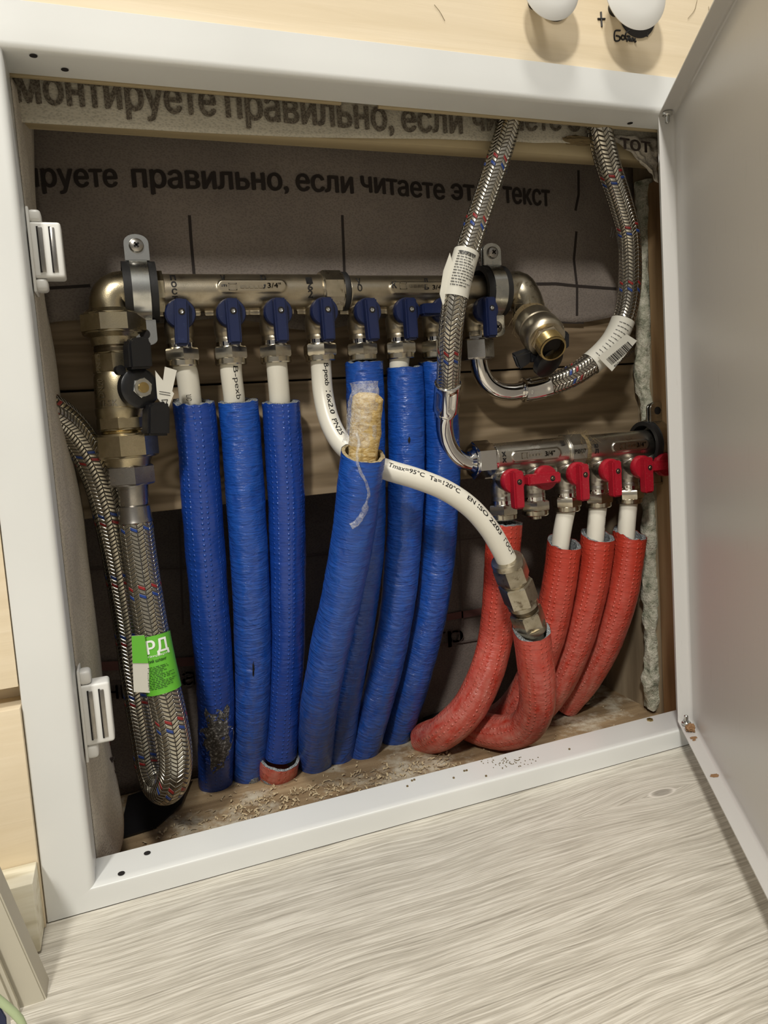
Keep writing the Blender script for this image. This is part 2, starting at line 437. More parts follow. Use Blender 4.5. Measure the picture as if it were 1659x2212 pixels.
M['sprayfoam'] = (lambda a: a.fin(a.ramp(a.noise(a.pos(), 130, 5, .65), [(.3, lin(96, 104, 84)), (.45, lin(176, 176, 156)), (.62, lin(214, 210, 192))]), .9, 0, a.bump(a.noise(a.pos(), 300, 4, .7), 1.0, .003)))(NM('greenish_spray_foam'))
M['shaving'] = plain('wood_shaving', (186, 168, 134), .8)
M['glue'] = plain('brown_glue', (146, 112, 78), .8, 0, .8, 700)
def m_wool():
    a = NM('glass_wool'); u = a.uv(); g = a.noise(a.scale(u, (420, 9, 1)), 1, 5, .7, 1.2)
    c = a.ramp(g, [(.3, lin(146, 112, 58)), (.5, lin(204, 174, 112)), (.7, lin(240, 224, 184))])
    return a.fin(c, .7, 0, a.bump(g, .9, .001), .3)
M['wool'] = m_wool()
def m_film():
    a = NM('clear_film'); g = a.noise(a.pos(), 260, 5, .7, 1.5)
    a.fin((.95, .95, .93), .12, 0, a.bump(g, 1.0, .0015), .8)
    tr = a.N('BsdfTransparent'); mx = a.N('MixShader'); a.put(mx.inputs[0], a.rng(g, .35, .7, .93, .5))
    a.l.new(a.p.outputs[0], mx.inputs[1]); a.l.new(tr.outputs[0], mx.inputs[2]); a.l.new(mx.outputs[0], a.n['Material Output'].inputs[0])
    return a.m
M['film'] = m_film()

def m_sleeve(name, c1, c2, kind, dust_shade=None, rough=.27):
    a = NM(name); u = a.uv(); s = a.xyz(u)
    off = R.random() * 9
    cr = a.noise(a.scale(a.comb(a.math('ADD', s[0], off), s[1], off), (430, 6, 1)), 1, 4, .6, .5)
    cr2 = a.noise(a.scale(a.comb(a.math('ADD', s[0], off), s[1], off), (120, 7, 1)), 1, 3, .5, 1.2)
    if kind == 'dots':
        fu = a.math('SUBTRACT', a.math('FRACT', a.math('DIVIDE', s[0], .0042)), .5)
        vv = a.math('MULTIPLY', s[1], 22.0); fv = a.math('SUBTRACT', a.math('FRACT', vv), .5)
        dd = a.math('SQRT', a.math('ADD', a.math('MULTIPLY', fu, fu), a.math('MULTIPLY', a.math('MULTIPLY', fv, fv), 1.4)))
        dot = a.math('MULTIPLY', a.rng(dd, .10, .29, 1, 0), a.rng(a.noise(u, 60, 2), .35, .6, .25, 1))
        keep = a.math('GREATER_THAN', a.math('FRACT', a.math('DIVIDE', vv, 3.0)), .34)
        h = a.math('ADD', a.math('MULTIPLY', a.math('MULTIPLY', dot, keep), 1.1), a.math('ADD', a.math('MULTIPLY', cr, .8), a.math('MULTIPLY', cr2, .8)))
        st = .6
    else:
        h = a.math('ADD', a.math('MULTIPLY', cr, 1.3), a.math('MULTIPLY', cr2, 1.5)); st = .75
    c = a.mix(a.rng(h, .9, 2.2), lin(*c1), lin(*c2))
    if dust_shade:  # tint grows towards the foot: dust, with painted shade on the blue sleeves
        pz = a.xyz(a.pos())[2]
        dn = a.math('MULTIPLY', a.rng(pz, dust_shade[3], dust_shade[4], 1, 0), a.rng(a.noise(a.scale(u, (60, 14, 1)), 1, 5, .7), .35, .8))
        c = a.mix(a.math('MULTIPLY', dn, dust_shade[5]), c, lin(*dust_shade[:3]))
    return a.fin(c, rough, 0, a.bump(h, st, (.0012 if kind == 'crinkle' else .0012)), .6)
M['blue_crinkle'] = m_sleeve('blue_crinkled_sleeve', (18, 64, 150), (32, 92, 186), 'crinkle', (96, 98, 112, .0, .22, .5))
M['blue_dots'] = m_sleeve('blue_dotted_sleeve', (22, 62, 146), (38, 90, 190), 'dots', (70, 74, 110, -.05, .15, .45))
M['red_dots'] = m_sleeve('red_dotted_sleeve', (184, 60, 44), (208, 84, 62), 'dots', (216, 176, 160, -.02, .12, .55), .36)
def m_braid(name, cols, pitch, metal, dark, rough=.22, mark=16, colstep=3, amp=.8, flip=False):
    a = NM(name); s = a.xyz(a.uv())
    vc = a.math('MULTIPLY', s[1], float(cols)); ci = a.math('FLOOR', vc)
    tri = a.math('PINGPONG', vc, 1.0)
    arg = a.math('ADD', a.math('DIVIDE', s[0], pitch), a.math('MULTIPLY', tri, amp))
    fr = a.math('FRACT', arg); idx = a.math('FLOOR', arg)
    e = a.math('ABSOLUTE', a.math('SUBTRACT', fr, .5))
    hump = a.rng(e, .28, .5, 1, 0)
    cf = a.math('ABSOLUTE', a.math('SUBTRACT', a.math('FRACT', vc), .5)); h = a.math('MULTIPLY', hump, a.rng(cf, .42, .5, 1, .35))
    st = a.noise(a.comb(a.math('MULTIPLY', s[0], 500.), a.math('MULTIPLY', s[1], 40.), arg), 1, 2)
    c = a.mix(a.rng(e, .34, .46), a.mix(st, lin(*metal), lin(*[k * .85 for k in metal])), lin(*dark))
    m = a.math('MODULO', a.math('ADD', idx, 400.), float(mark))
    sel = a.math('LESS_THAN', a.math('MODULO', a.math('ADD', ci, .5), 2.0), 1.0)
    red = a.math('MULTIPLY', a.math('LESS_THAN', m, .5), sel); bl = a.math('MULTIPLY', a.math('COMPARE', m, 2.0, .4), sel)
    c = a.mix(a.math('MULTIPLY', red, hump), c, lin(140, 38, 38)); c = a.mix(a.math('MULTIPLY', bl, hump), c, lin(34, 62, 130))
    mt = a.math('MULTIPLY', a.math('SUBTRACT', 1.0, a.math('ADD', red, bl)), a.rng(e, .3, .48, 1, .3))
    return a.fin(c, rough, mt, a.bump(h, .9, .0009))
M['braid'] = m_braid('steel_braid', 14, .0031, (214, 208, 194), (50, 44, 38))
M['braid_big'] = m_braid('wide_steel_braid', 16, .0030, (204, 198, 182), (54, 48, 42), .25)
print('materials ok')

# =================================================================== ROOM
FZ = -.0215
struct('floor', boxes([(-1.6, 1.8, -2.6, .0, FZ - .02, FZ)]), M['floor'])
# timber wall with the opening cut in it (painted cream); planks step forward low on the left
struct('wall_back', boxes([(-1.6, 1.8, .003, .030, .480, 1.5), (-1.6, -.004, .019, .030, .090, .480), (-1.6, -.0262, -.0015, .019, .1245, .480), (-.0262, -.004, .003, .019, .1245, .480), (.484, 1.8, .003, .030, FZ, .480)]), M['cream'])
struct('wall_lower', boxes([(-1.6, -.0262, -.0040, .019, FZ, .1125), (-.0262, -.004, .003, .030, FZ, .1125)], .0006), M['cream'])
bbz = .0275
bb = prism([(-1.4, .001, FZ + .0008), (-1.4, -.032, FZ + .0008), (-1.4, -.032, .006), (-1.4, -.020, bbz - .004), (-1.4, -.020, bbz)], (1, 0, 0)); bb.free()
struct('baseboard_left', boxes([(-1.6, -.0268, -.0265, -.0042, FZ + .0015, .0205)], .0008), M['raw_edge'])

# ------------------------------------------------------------ cavity shell
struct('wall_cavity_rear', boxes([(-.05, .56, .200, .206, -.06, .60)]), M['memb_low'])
struct('wall_cavity_left', boxes([(-.03, -.001, .031, .2, -.06, .60)]), M['panel'])
struct('wall_cavity_right', boxes([(.52, .545, .031, .2, -.06, .60)]), M['panel'])
struct('light_block_cap', boxes([(-.05, .56, .031, .206, .60, .61)]), M['panel'])  # unseen cap added to stop light leaking in from above
struct('floor_cavity', boxes([(-.03, .545, .004, .2, -.065, -.05)]), M['subfloor'])
# timber sill under the frame and beam over it
struct('trim_sill', boxes([(-.03, .52, .0035, .030, -.05, -.0075)]), M['subfloor'])
hz0 = .461
struct('trim_header_beam', boxes([(-.0, .5195, .0505, .068, hz0, .56)], .0008), M['beam'])
struct("trim_stud", boxes([(.5165, .5198, .032, .098, -.0495, .458)], .001), M['stud'])
struct('trim_board_end', boxes([(0.001, .205, .0300, .0330, .4766, .52), (.232, .515, .0300, .0330, .4766, .52)], .0005), M['beam'])
# two planks behind the manifolds
tag(obj('wall_plank', boxes([(0.001, .5195, .122, .150, .2985, .386)], .0012), M['plank']), 'upper rough pine plank behind the blue-handled manifold', 'plank')
tag(obj('wall_plank', boxes([(0.001, .5195, .122, .150, .203, .2970)], .0012), M['plank_low']), 'lower rough pine plank with a knot, ending behind the red-handled manifold', 'plank')

def sheet(nx, nz, fn, thick=.0004):
    vs = []; fs = []
    for j in range(nz + 1):
        for i in range(nx + 1): vs.append(fn(i / nx, j / nz))
    for j in range(nz):
        for i in range(nx): k = j * (nx + 1) + i; fs.append([k, k + 1, k + nx + 2, k + nx + 1])
    return vs, fs
def solid(o, t=.0004):
    m = o.modifiers.new('thickness', 'SOLIDIFY'); m.thickness = t; m.offset = 0; return o

# membrane over the planks and the hollow above
def yb(x, z): return .1185 + .0012 * noise.noise(Vector((x * 14, z * 16, 3))) - .0004
def zlow(x): return .3435 + .004 * math.sin(x * 23) + .003 * math.sin(x * 51 + 1)
mb = empty('vapour_membrane', (.26, .118, .345), 'grey printed membrane stretched behind the blue-handled manifold, over the upper plank', 'membrane')
solid(obj('membrane_sheet', sheet(90, 30, lambda a, b: (lambda x: Vector((x, yb(x, zlow(x) * (1 - b) + .52 * b) - (.0 if b > .02 else .0006), zlow(x) * (1 - b) + .52 * b)))(.002 + a * .517)), M['memb_back'], mb), .0003)
g = G(); dep = lambda x, z: yb(x, z)
for body, a, b, xh in [('ируете', (56, 404), (254, 404), 38), ('правильно,', (288, 405), (622, 412), 37), ('если', (641, 412), (762, 419), 35), ('читаете', (781, 415), (960, 432), 33), ('этот', (975, 431), (1076, 438), 33), ('текст', (1088, 438), (1187, 446), 34)]:
    p0 = at(*a, .118); p1 = at(*b, .118); mid = at((a[0] + b[0]) / 2, a[1] - xh, .118); xhm = (mid - at((a[0] + b[0]) / 2, a[1], .118)).z
    g = G(); word_flat(g, body, p0, p1, xhm, .035, depth=dep, off=Vector((0, -.0011, 0)))
    obj('printed_word', g.t(), M['print'], mb)
def strip(g, pts, wd, off=.0005, Y=.118):
    P = [at(x, y, Y) for x, y in pts]; Q = []; g = G()
    for i in range(len(P) - 1):
        for k in range(8): Q.append(P[i].lerp(P[i + 1], k / 8))
    Q.append(P[-1]); vs = []; fs = []
    for i, q in enumerate(Q):
        t = (Q[min(i + 1, len(Q) - 1)] - Q[max(i - 1, 0)]).normalized(); s = Vector((t.z, 0, -t.x)) * wd / 2
        for e in (s, -s):
            v = q + e; v.y = yb(v.x, v.z) - off; vs.append(v)
    for i in range(len(Q) - 1): fs.append([2 * i, 2 * i + 1, 2 * i + 3, 2 * i + 2])
    g.add(vs, fs); obj('printed_line', g.t(), M['print'], mb)
strip(g, [(409, 465), (413, 520), (419, 592)], .0022); strip(g, [(739, 465), (742, 530), (744, 592)], .0022)
strip(g, [(1249, 368), (1250, 420), (1243, 455)], .0026); strip(g, [(1245, 500), (1240, 560), (1247, 620), (1246, 682)], .0026)
strip(g, [(98, 623), (150, 620), (195, 617)], .0022); strip(g, [(1145, 614), (1200, 613), (1240, 617), (1331, 624)], .0026)
strip(g, [(1205, 696), (1260, 697)], .0022)
# faded print on the rear membrane, low down
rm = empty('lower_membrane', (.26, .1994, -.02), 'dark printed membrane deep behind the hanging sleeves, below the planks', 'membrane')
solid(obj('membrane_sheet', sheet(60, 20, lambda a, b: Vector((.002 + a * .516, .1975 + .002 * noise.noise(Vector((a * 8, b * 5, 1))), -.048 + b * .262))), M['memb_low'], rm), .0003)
g = G()
def flatq(g, x0, y0, x1, y1, wd, Y=.1935):
    a = at(x0, y0, Y); b = at(x1, y1, Y); g.add([a + Vector((0, 0, wd / 2)), a - Vector((0, 0, wd / 2)), b - Vector((0, 0, wd / 2)), b + Vector((0, 0, wd / 2))], [[0, 1, 2, 3]])
flatq(g, 190, 1230, 410, 1228, .0016); flatq(g, 640, 1205, 1050, 1160, .0016); flatq(g, 236, 1475, 420, 1470, .0016); flatq(g, 900, 1402, 1090, 1372, .0016)
for x in (385, 990): 
    a = at(x, 1130, .1935); b = at(x + 8, 1350, .1935); g.add([a, a + Vector((.0018, 0, 0)), b + Vector((.0018, 0, 0)), b], [[0, 1, 2, 3]])
word_flat(g, 'гр', at(940, 1392, .1935), at(1000, 1385, .1935), .012, .03); word_flat(g, 'ни', at(235, 1510, .1935), at(285, 1508, .1935), .012, .03); word_flat(g, 'ах', at(395, 1480, .1935), at(455, 1476, .1935), .012, .03)
obj('printed_text', g.t(), M['print_dim'], rm)
for q_ in ((215, 1440, 430, 1428, .008), (900, 1345, 1090, 1312, .007)): g = G(); flatq(g, *q_); obj('red_band', g.t(), M['print_red_dim'], rm)

# membrane lining the left side
edge = [(72, 262), (73, 320), (77, 450), (92, 620), (112, 730), (130, 850), (150, 950), (180, 1110), (190, 1200), (215, 1400), (236, 1600), (256, 1700), (267, 1770), (262, 1830), (240, 1872)]
EP = [at(x, y, .108 - max(0, (y - 1650)) * .00016) for x, y in edge]; ES = spline(EP)
lf = empty('side_membrane', (.004, .06, -.045), 'pale membrane flap lining the left side behind the white stile', 'membrane')
def lflap(a, b):
    e = ES[min(int(b * (len(ES) - 1)), len(ES) - 1)]; x0 = -.0015 - .002
    z0 = .4775 * (1 - b) - .049 * b
    p = Vector((.0022, .0325, z0)).lerp(e, a); p.z = z0 * (1 - a) + e.z * a
    p.x += .0035 * math.sin(a * math.pi) * noise.noise(Vector((a * 3, b * 9, 4))) + .002 * math.sin(a * math.pi)
    return p
solid(obj('membrane_sheet', sheet(14, 120, lflap), M['memb_front'], lf), .0005)
g = G()
def flapmap(px, py): 
    # nearest point of the flap under that pixel, a little in front
    best = None; d = ray(px, py).normalized()
    for b in range(0, 121, 2):
        for a in range(0, 15):
            q = lflap(a / 14, b / 120); k = (q - CAM); e = (k - d * k.dot(d)).length
            if best is None or e < best[0]: best = (e, k.dot(d))
    return CAM + d * (best[1] - .0015)
def quad_on(g, pts): P = [flapmap(*p) for p in pts]; n = len(P) // 2; g.add(P, [[i, i + 1, n * 2 - 2 - i, n * 2 - 1 - i] for i in range(n - 1)])
quad_on(g, [(148, 914), (132, 914), (92, 910), (92, 915), (132, 919), (148, 919)][0:6]); quad_on(g, [(140, 1318), (175, 1316), (204, 1309), (204, 1315), (175, 1322), (140, 1324)]); quad_on(g, [(184, 1727), (220, 1720), (257, 1710), (257, 1716), (220, 1726), (184, 1733)])
A = flapmap(178, 1678); B = flapmap(246, 1670)
word_flat(g, 'ах', A, B, (flapmap(205, 1640) - flapmap(205, 1674)).z, .04, off=Vector((.0015, -.0012, 0)))
obj('printed_text', g.t(), M['print_dim'], lf)
g = G(); quad_on(g, [(182, 1618), (210, 1612), (238, 1602), (238, 1622), (210, 1632), (182, 1640)])
obj('red_band', g.t(), M['print_red'], lf)

# membrane hanging over the header beam with the big line of print
def yh(x, z): return .0480 + .0010 * noise.noise(Vector((x * 12, z * 20, 8)))
def zh(x):  # its lower edge lifts to the right
    t = x / .52
    pts = [(0, .4575), (.2, .4582), (.35, .460), (.45, .4625), (.55, .4655), (.65, .467), (.78, .4685), (.86, .474), (1.01, .471)]
    for (a, b), (c, d) in zip(pts, pts[1:]):
        if a <= t <= c: return b + (d - b) * (t - a) / (c - a)
    return .47
hm = empty('header_membrane', (.25, .0575, .455), 'pale printed membrane wrapped over the header beam at the top', 'membrane')
def hsheet(a, b):
    x = .001 + a * .517; z = zh(x) * (1 - b) + .53 * b; y = yh(x, z)
    if .33 < x < .44: y -= .003 * math.sin((x - .33) / .11 * math.pi) * (1 - b) * abs(math.sin(x * 60))
    return Vector((x, y, z))
solid(obj('membrane_sheet', sheet(120, 24, hsheet), M['memb_head'], hm), .0004)
g = G()
for body, a, b, xh in [('монтируете', (38, 221), (466, 253), 44), ('правильно,', (490, 255), (848, 286), 40), ('если', (868, 285), (997, 290), 33), ('читаете', (1018, 287), (1206, 286), 27), ('это', (1222, 286), (1300, 296), 26)]:
    p0 = at(*a, .048); p1 = at(*b, .048); xhm = (at(a[0], a[1] - xh, .0565) - p0).z
    g = G(); word_flat(g, body, p0, p1, xhm, .035, depth=lambda x, z: yh(x, z), off=Vector((0, -.0014 if a[0] < 1000 else -.0042, 0)))
    obj('printed_word', g.t(), M['print_head'], hm)
# loose corner of film at the top right
c0 = [at(1310, 290, .046), at(1422, 300, .044), at(1422, 395, .046), at(1370, 335, .046)]
cf = empty('membrane_corner', c0[2], 'torn printed corner of membrane hanging at the top right near the door hinge', 'membrane')
def corner(a, b):
    p = c0[0].lerp(c0[1], a).lerp(c0[3].lerp(c0[2], a), b); p.y += .004 * noise.noise(Vector((a * 5, b * 5, 2))); return p
solid(obj('membrane_sheet', sheet(16, 12, corner), M['memb_front'], cf), .0004)
g = G(); word_flat(g, 'тот', at(1338, 322, .042), at(1402, 332, .040), .0085, .03, off=Vector((0, -.0015, 0))); obj('printed_text', g.t(), M['print_dim'], cf)
# hemp rag at the hose entry
def blob(c, s, seed, amp=.35, sub=4, freq=2.0):
    bm = bmesh.new(); bmesh.ops.create_icosphere(bm, subdivisions=sub, radius=1)
    for v in bm.verts:
        k = 1 + amp * noise.fractal(v.co * freq + Vector((seed, seed, seed)), 1.0, 2.0, 4); v.co = Vector((v.co.x * k * s[0], v.co.y * k * s[1], v.co.z * k * s[2])) + Vector(c)
    return bm
tag(obj('felt_scrap', blob(at(1250, 303, .045), (.014, .004, .0035), 3), M['hemp']), 'dark scrap of felt stuck beside the right hose at the header', 'scrap')
# spray foam in the right corner
g = G(); fp = [(1391, 392), (1392, 480), (1388, 600), (1392, 720), (1390, 820), (1398, 880), (1396, 960), (1400, 1060), (1404, 1130), (1402, 1220), (1406, 1300), (1408, 1400), (1410, 1480), (1409, 1528)]
FP = Path([atx(x, y, .5185) for x, y in fp])
sweep(FP, steps(0, FP.L, .0075, .004), 20, lambda q, a, i: .0032 * noise.fractal(Vector((q * 70, math.cos(a) * 1.5, math.sin(a) * 1.5)), 1, 2, 5) + .003 * noise.noise(Vector((q * 22, 3, 1))), g=g)
tag(obj('spray_foam', g.t(), M['sprayfoam'], angle=60), 'lumpy greenish bead of spray foam down the right inner corner', 'foam')

# wood shavings and dust
g = G()
for i in range(520):
    if i < 300: x = .10 + R.random() * .2; y = .128 - (x - .1) * .05 + R.gauss(0, .010)
    elif i < 380: x = R.uniform(.03, .13); y = R.gauss(.115, .012)
    else: x = R.uniform(.02, .5); y = R.uniform(.035, .17)
    if y > .19 or y < .032: continue
    L = R.uniform(.0015, .0055) if i < 380 else R.uniform(.001, .003); W = R.uniform(.0003, .0008); a = R.uniform(0, 6.28)
    P = []
    for k in range(5):
        s = k / 4; P.append(Vector((x + L * (s - .5) * math.cos(a), y + L * (s - .5) * math.sin(a), -.0494 + (.0028 if i < 300 else .0006) * R.random() * .5 + .0012 * math.sin(s * 3.14) * R.random())))
    nn = Vector((-math.sin(a), math.cos(a), .3)) * W; vs = []
    for q in P: vs += [q + nn, q - nn]
    g.add(vs, [[2 * k, 2 * k + 1, 2 * k + 3, 2 * k + 2] for k in range(4)])
o = obj('wood_shavings', g.t(), M['shaving'], smooth=False); tag(o, 'pale wood shavings scattered on the cavity floor before the sleeves', 'shavings', kind='stuff')
tag(obj('plastic_film_scrap', prism([(.012, .125, -.0495), (.020, .190, -.049), (.075, .192, -.044), (.062, .150, -.047), (.040, .128, -.0495)], (0, 0, .0015)), M['film_black']), 'crumpled black plastic film on the cavity floor behind the looped hose', 'plastic film')
tag(obj('plastic_film_scrap', prism([(.29, .17, -.0495), (.30, .192, -.040), (.365, .194, -.034), (.355, .175, -.046), (.33, .165, -.0495)], (0, 0, .0015)), M['film_black']), 'dark plastic film behind the foot of the left red sleeve', 'plastic film')
g = G()
for i in range(14): bm_to_g(blob(atz(1235 + R.uniform(-30, 40), 1512 + R.uniform(-14, 10), -.048), (R.uniform(.003, .008), R.uniform(.003, .006), .002), i, .6, 2), g)
tag(obj('plaster_crumbs', g.t(), M['sprayfoam']), 'whitish crumbs heaped on the floor by the right rear corner', 'crumbs', kind='stuff')

# =================================================================== ACCESS HATCH
hatch = empty('access_hatch', (.23, .0, FZ), 'white enamelled steel access hatch with its door open to the right', 'access hatch')
IX0, IX1, IZ0, IZ1 = .0022, .4705, -.0058, .4776
OX0, OX1, OZ0, OZ1 = -.0258, .4890, FZ + .0005, .5038
def rail(name, i0, i1, o0, o1, m, shift=0):
    """L profile: flange (outer->inner), rolled edge, return into the wall"""
    prof = [(1.0, .0025), (1.0, .0)] + [(.9, -.0002), (.14, -.0002)]
    r = .0045
    g = G(); vs = []; pr = []
    w = (Vector(o0) - Vector(i0)).length
    pr = [(1.0, .0028), (1.0, .0), (.985, -.0006), (.5, -.0006)]
    for k in range(7):
        a = math.pi / 2 * k / 6; pr.append((.16 * (1 - math.sin(a)), -.0006 + r * (1 - math.cos(a))))
    pr.append((0, .029)); pr.append((.03, .029)); pr2 = [(.045, .029), (.045, .004), (.2, .0014), (.9, .0014)]
    pr += pr2
    n = len(pr)
    for a, b in ((i0, o0), (i1, o1)):
        a = Vector(a); b = Vector(b)
        for t, y in pr: q = a.lerp(b, t); q.y = y; vs.append(q)
    fs = [[k, (k + 1) % n, n + (k + 1) % n, n + k] for k in range(n)] + [list(range(n))[::-1], [n + k for k in range(n)]]
    bm = bmesh.new(); bv = [bm.verts.new(v) for v in vs]; [bm.faces.new([bv[i] for i in f]) for f in fs]; bmesh.ops.recalc_face_normals(bm, faces=bm.faces)
    return obj(name, bm, m, hatch, angle=50)
iTL, iTR, iBR, iBL = (IX0, 0, IZ1), (IX1, 0, IZ1), (IX1, 0, IZ0), (IX0, 0, IZ0)
oTL, oTR, oBR, oBL = (OX0, 0, OZ1), (OX1, 0, OZ1), (OX1, 0, OZ0), (OX0, 0, OZ0)
top_rail = rail('frame_rail', iTL, iTR, oTL, oTR, M['enamel']); bot_rail = rail('frame_rail', iBL, iBR, oBL, oBR, M['enamel'])
left_st = rail('frame_stile', iBL, iTL, oBL, oTL, M['enamel']); right_st = rail('frame_stile', iBR, iTR, oBR, oTR, M['enamel'])
def hole(parent, p, up, r=.0021):
    g = lathe(G(), [(r * .25, .00005), (r, .0001), (r, .0003)], p, up, 20); return obj('screw_hole', g.t(), M['dark'], parent)
for q in ((72, 120), (140, 150), (1361, 266)): hole(top_rail, atz(*q, IZ1 - .0002), (0, 0, -1))
for q in ((262, 1887), (318, 1843)): hole(bot_rail, atz(*q, IZ0 + .0003), (0, 0, 1))
g = lathe(G(), [(.0014, .0), (.0016, .0012), (.0026, .0012), (.0028, .0004), (.0028, 0)], atz(1404, 1556, IZ0), (0, 0, 1), 6)
tag(obj('hex_nut', g.t(), M['brass']), 'tiny yellowish nut lying on the bottom ledge near the door hinge', 'nut')
g = G()
for i in range(70): bm_to_g(box(atz(1105 + R.gauss(0, 26), 1646 + R.gauss(0, 7), IZ0 + .0003), (R.uniform(.0003, .0009), R.uniform(.0003, .0009), .0004)), g)
for x, y in ((1003, 1657), (1008, 1656), (890, 1678), (895, 1676), (880, 1690), (980, 1672), (1050, 1668), (1230, 1610)): bm_to_g(box(atz(x, y + 8, IZ0 + .0005), (.0013, .0011, .001)), g)
tag(obj('sawdust_grains', g.t(), M['hemp'], smooth=False), 'fine sawdust grains sprinkled on the bottom frame ledge', 'sawdust', kind='stuff')

# magnetic catches on the left stile
def catch(px, y0, y1, yb0, yb1):
    zt = atx(px, y0, .006).z; 
    return zt
def make_catch(zt, zb):
    """zt, zb: top and bottom of the backing plate"""
    h = zt - zb; x0 = IX0 + .0006
    c = obj('magnetic_catch', (lambda g: (bm_to_g(box((x0 + .0012, .0325, (zt + zb) / 2), (.0018, .017, h), None, .0006), g), bm_to_g(box((x0 + .0058, .030, zt - h * .09), (.0085, .010, h * .15), None, .0022, 3), g), bm_to_g(box((x0 + .0058, .030, zb + h * .09), (.0085, .010, h * .15), None, .0022, 3), g), bm_to_g(box((x0 + .0100, .031, (zt + zb) / 2), (.0185, .0135, h * .70), None, .0016, 3), g))[0] and g)(G()).t() if False else catch_mesh(x0, zt, zb), M['white_plastic'], left_st)
    for k, xx in enumerate((x0 + .0062, x0 + .0128)):
        obj('magnet_strip', box((xx + .0006, .0238, (zt + zb) / 2), (.0024, .0016, h * .52), None, .0003), M['steel'], c)
        obj('strip_recess', box((xx - .0009, .0240, (zt + zb) / 2), (.0010, .0013, h * .54)), M['dark'], c)
def catch_mesh(x0, zt, zb):
    h = zt - zb; zc = (zt + zb) / 2; g = G()
    bm_to_g(box((x0 + .0010, .0325, zc), (.0016, .019, h), None, .0006), g)
    bm_to_g(box((x0 + .0045, .030, zt - h * .095), (.0070, .011, h * .15), None, .0022, 3), g)
    bm_to_g(box((x0 + .0045, .030, zb + h * .095), (.0070, .011, h * .15), None, .0022, 3), g)
    bm_to_g(box((x0 + .0095, .031, zc), (.0175, .0140, h * .66), None, .0018, 3), g)
    return g.t()
for a, b in ((452, 635), (1462, 1638)):
    make_catch(at(60, a, .03).z, at(75 if a < 900 else 190, b, .03).z)

# door
DA = math.radians(59); dd = Vector((-math.cos(DA), -math.sin(DA), 0)); nn = Vector((-math.sin(DA), math.cos(DA), 0))
DL = Vector((.446, 0, 0)); DC = DL - nn * .0112; DZ0, DZ1 = .0006, .4745
door = None
bm = bmesh.new()
def V(s, n, z): return DC + dd * s + nn * n + Vector((0, 0, z))
LEN = .445
g = G()
th = .0010
# pan: outer skin, inner skin with softly rolled corners to the flanges
prof = []
rr = .0032
def panring(s0, s1, z0, z1, n): return [V(s0, n, z0), V(s1, n, z0), V(s1, n, z1), V(s0, n, z1)]
rings = [panring(rr + .0, LEN - rr, DZ0 + rr, DZ1 - rr, 0)]
for k in range(1, 6):
    a = math.pi / 2 * k / 5; i = rr * (1 - math.sin(a)); rings.append(panring(i, LEN - i, DZ0 + i, DZ1 - i, rr * (1 - math.cos(a))))
rings.append(panring(0, LEN, DZ0, DZ1, .0112)); o_ = th
rings.append(panring(-o_, LEN + o_, DZ0 - o_, DZ1 + o_, .0112)); rings.append(panring(-o_, LEN + o_, DZ0 - o_, DZ1 + o_, -th)); 
vs = [v for r in rings for v in r]; n = len(rings)
fs = [[i * 4 + k, i * 4 + (k + 1) % 4, (i + 1) * 4 + (k + 1) % 4, (i + 1) * 4 + k] for i in range(n - 1) for k in range(4)] + [[0, 1, 2, 3], [(n - 1) * 4 + 3 - k for k in range(4)]]
bm = bmesh.new(); bv = [bm.verts.new(v) for v in vs]; [bm.faces.new([bv[i] for i in f]) for f in fs]; bmesh.ops.recalc_face_normals(bm, faces=bm.faces)
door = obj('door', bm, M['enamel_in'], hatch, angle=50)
door['label'] = 'grey-shaded inner face of the open tray-shaped door'
def dscrew(z, up):
    g = G(); o = V(.008, .0065, z)
    lathe(g, [(.0015, 0), (.0033, .0004), (.0036, .0012), (.0036, .0026), (.0030, .0033), (.0016, .0034), (.0016, .0080), (.0010, .0086)], o, (0, 0, up), 24)
    return obj('hinge_screw', g.t(), M['zinc'], door)
dscrew(DZ1 - .0002, -1); dscrew(DZ0 + .0002, 1)
obj('glue_lump', blob(V(.019, .0060, DZ0 + .0030), (.0036, .0034, .0030), 5, .5), M['glue'], door)
for s, n_, w_ in ((.030, .006, .0030), (.034, .0065, .0015), (.088, .0055, .0030)): obj('glue_stain', blob(V(s, n_, DZ0 + .0002), (w_, w_ * .7, .0002), s * 100, .5, 3), M['glue'], door)

# =================================================================== ROOM BITS
def wire(g, pts, r, seg=8): p = Path(pts); return sweep(p, steps(0, p.L, r, .001), seg, g=g)
for (cx, cy, rad, yy, lab) in ((1376, -22, .0262, -.022, 'larger round white cover plate hung over a hole, top right'), (1192, -34, .0225, -.020, 'smaller round white cover plate above the hatch, left of the other')):
    c = at(cx, cy, yy)
    e = empty('cover_plate', c, lab, 'cover plate')
    g = lathe(G(), [(rad * .1, -.0030), (rad * .6, -.0024), (rad * .9, -.0006), (rad, .0012), (rad * .98, .0022), (rad * .85, .0014)], c, (0, 1, 0), 64); obj('plate', g.t(), M['white_plastic'], e, angle=60)
    g = lathe(G(), [(rad * .2, 0), (rad * .2, .003 - yy - .001)], c + Vector((0, .001, 0)), (0, 1, 0), 32); obj('cable_socket', g.t(), M['black_plastic'], e)
    h = at(cx + (0 if rad > .025 else 3), cy + (54 if rad > .025 else 37), .0026); g = lathe(G(), [(.001, 0), (.0165 if rad > .025 else .0135, .0001), (.0165 if rad > .025 else .0135, .0004)], h, (0, -1, 0), 40)
    obj('wall_hole', g.t(), M['dark'], e)
g = G()
def pen(*pts, r=.0007):
    p = [at(x, y, .0026) for x, y in pts]; wire(g, p if len(p) > 2 else [p[0], p[0].lerp(p[1], .5), p[1]], r, 6)
pen((1298, 26), (1300, 58)); pen((1291, 41), (1307, 41))
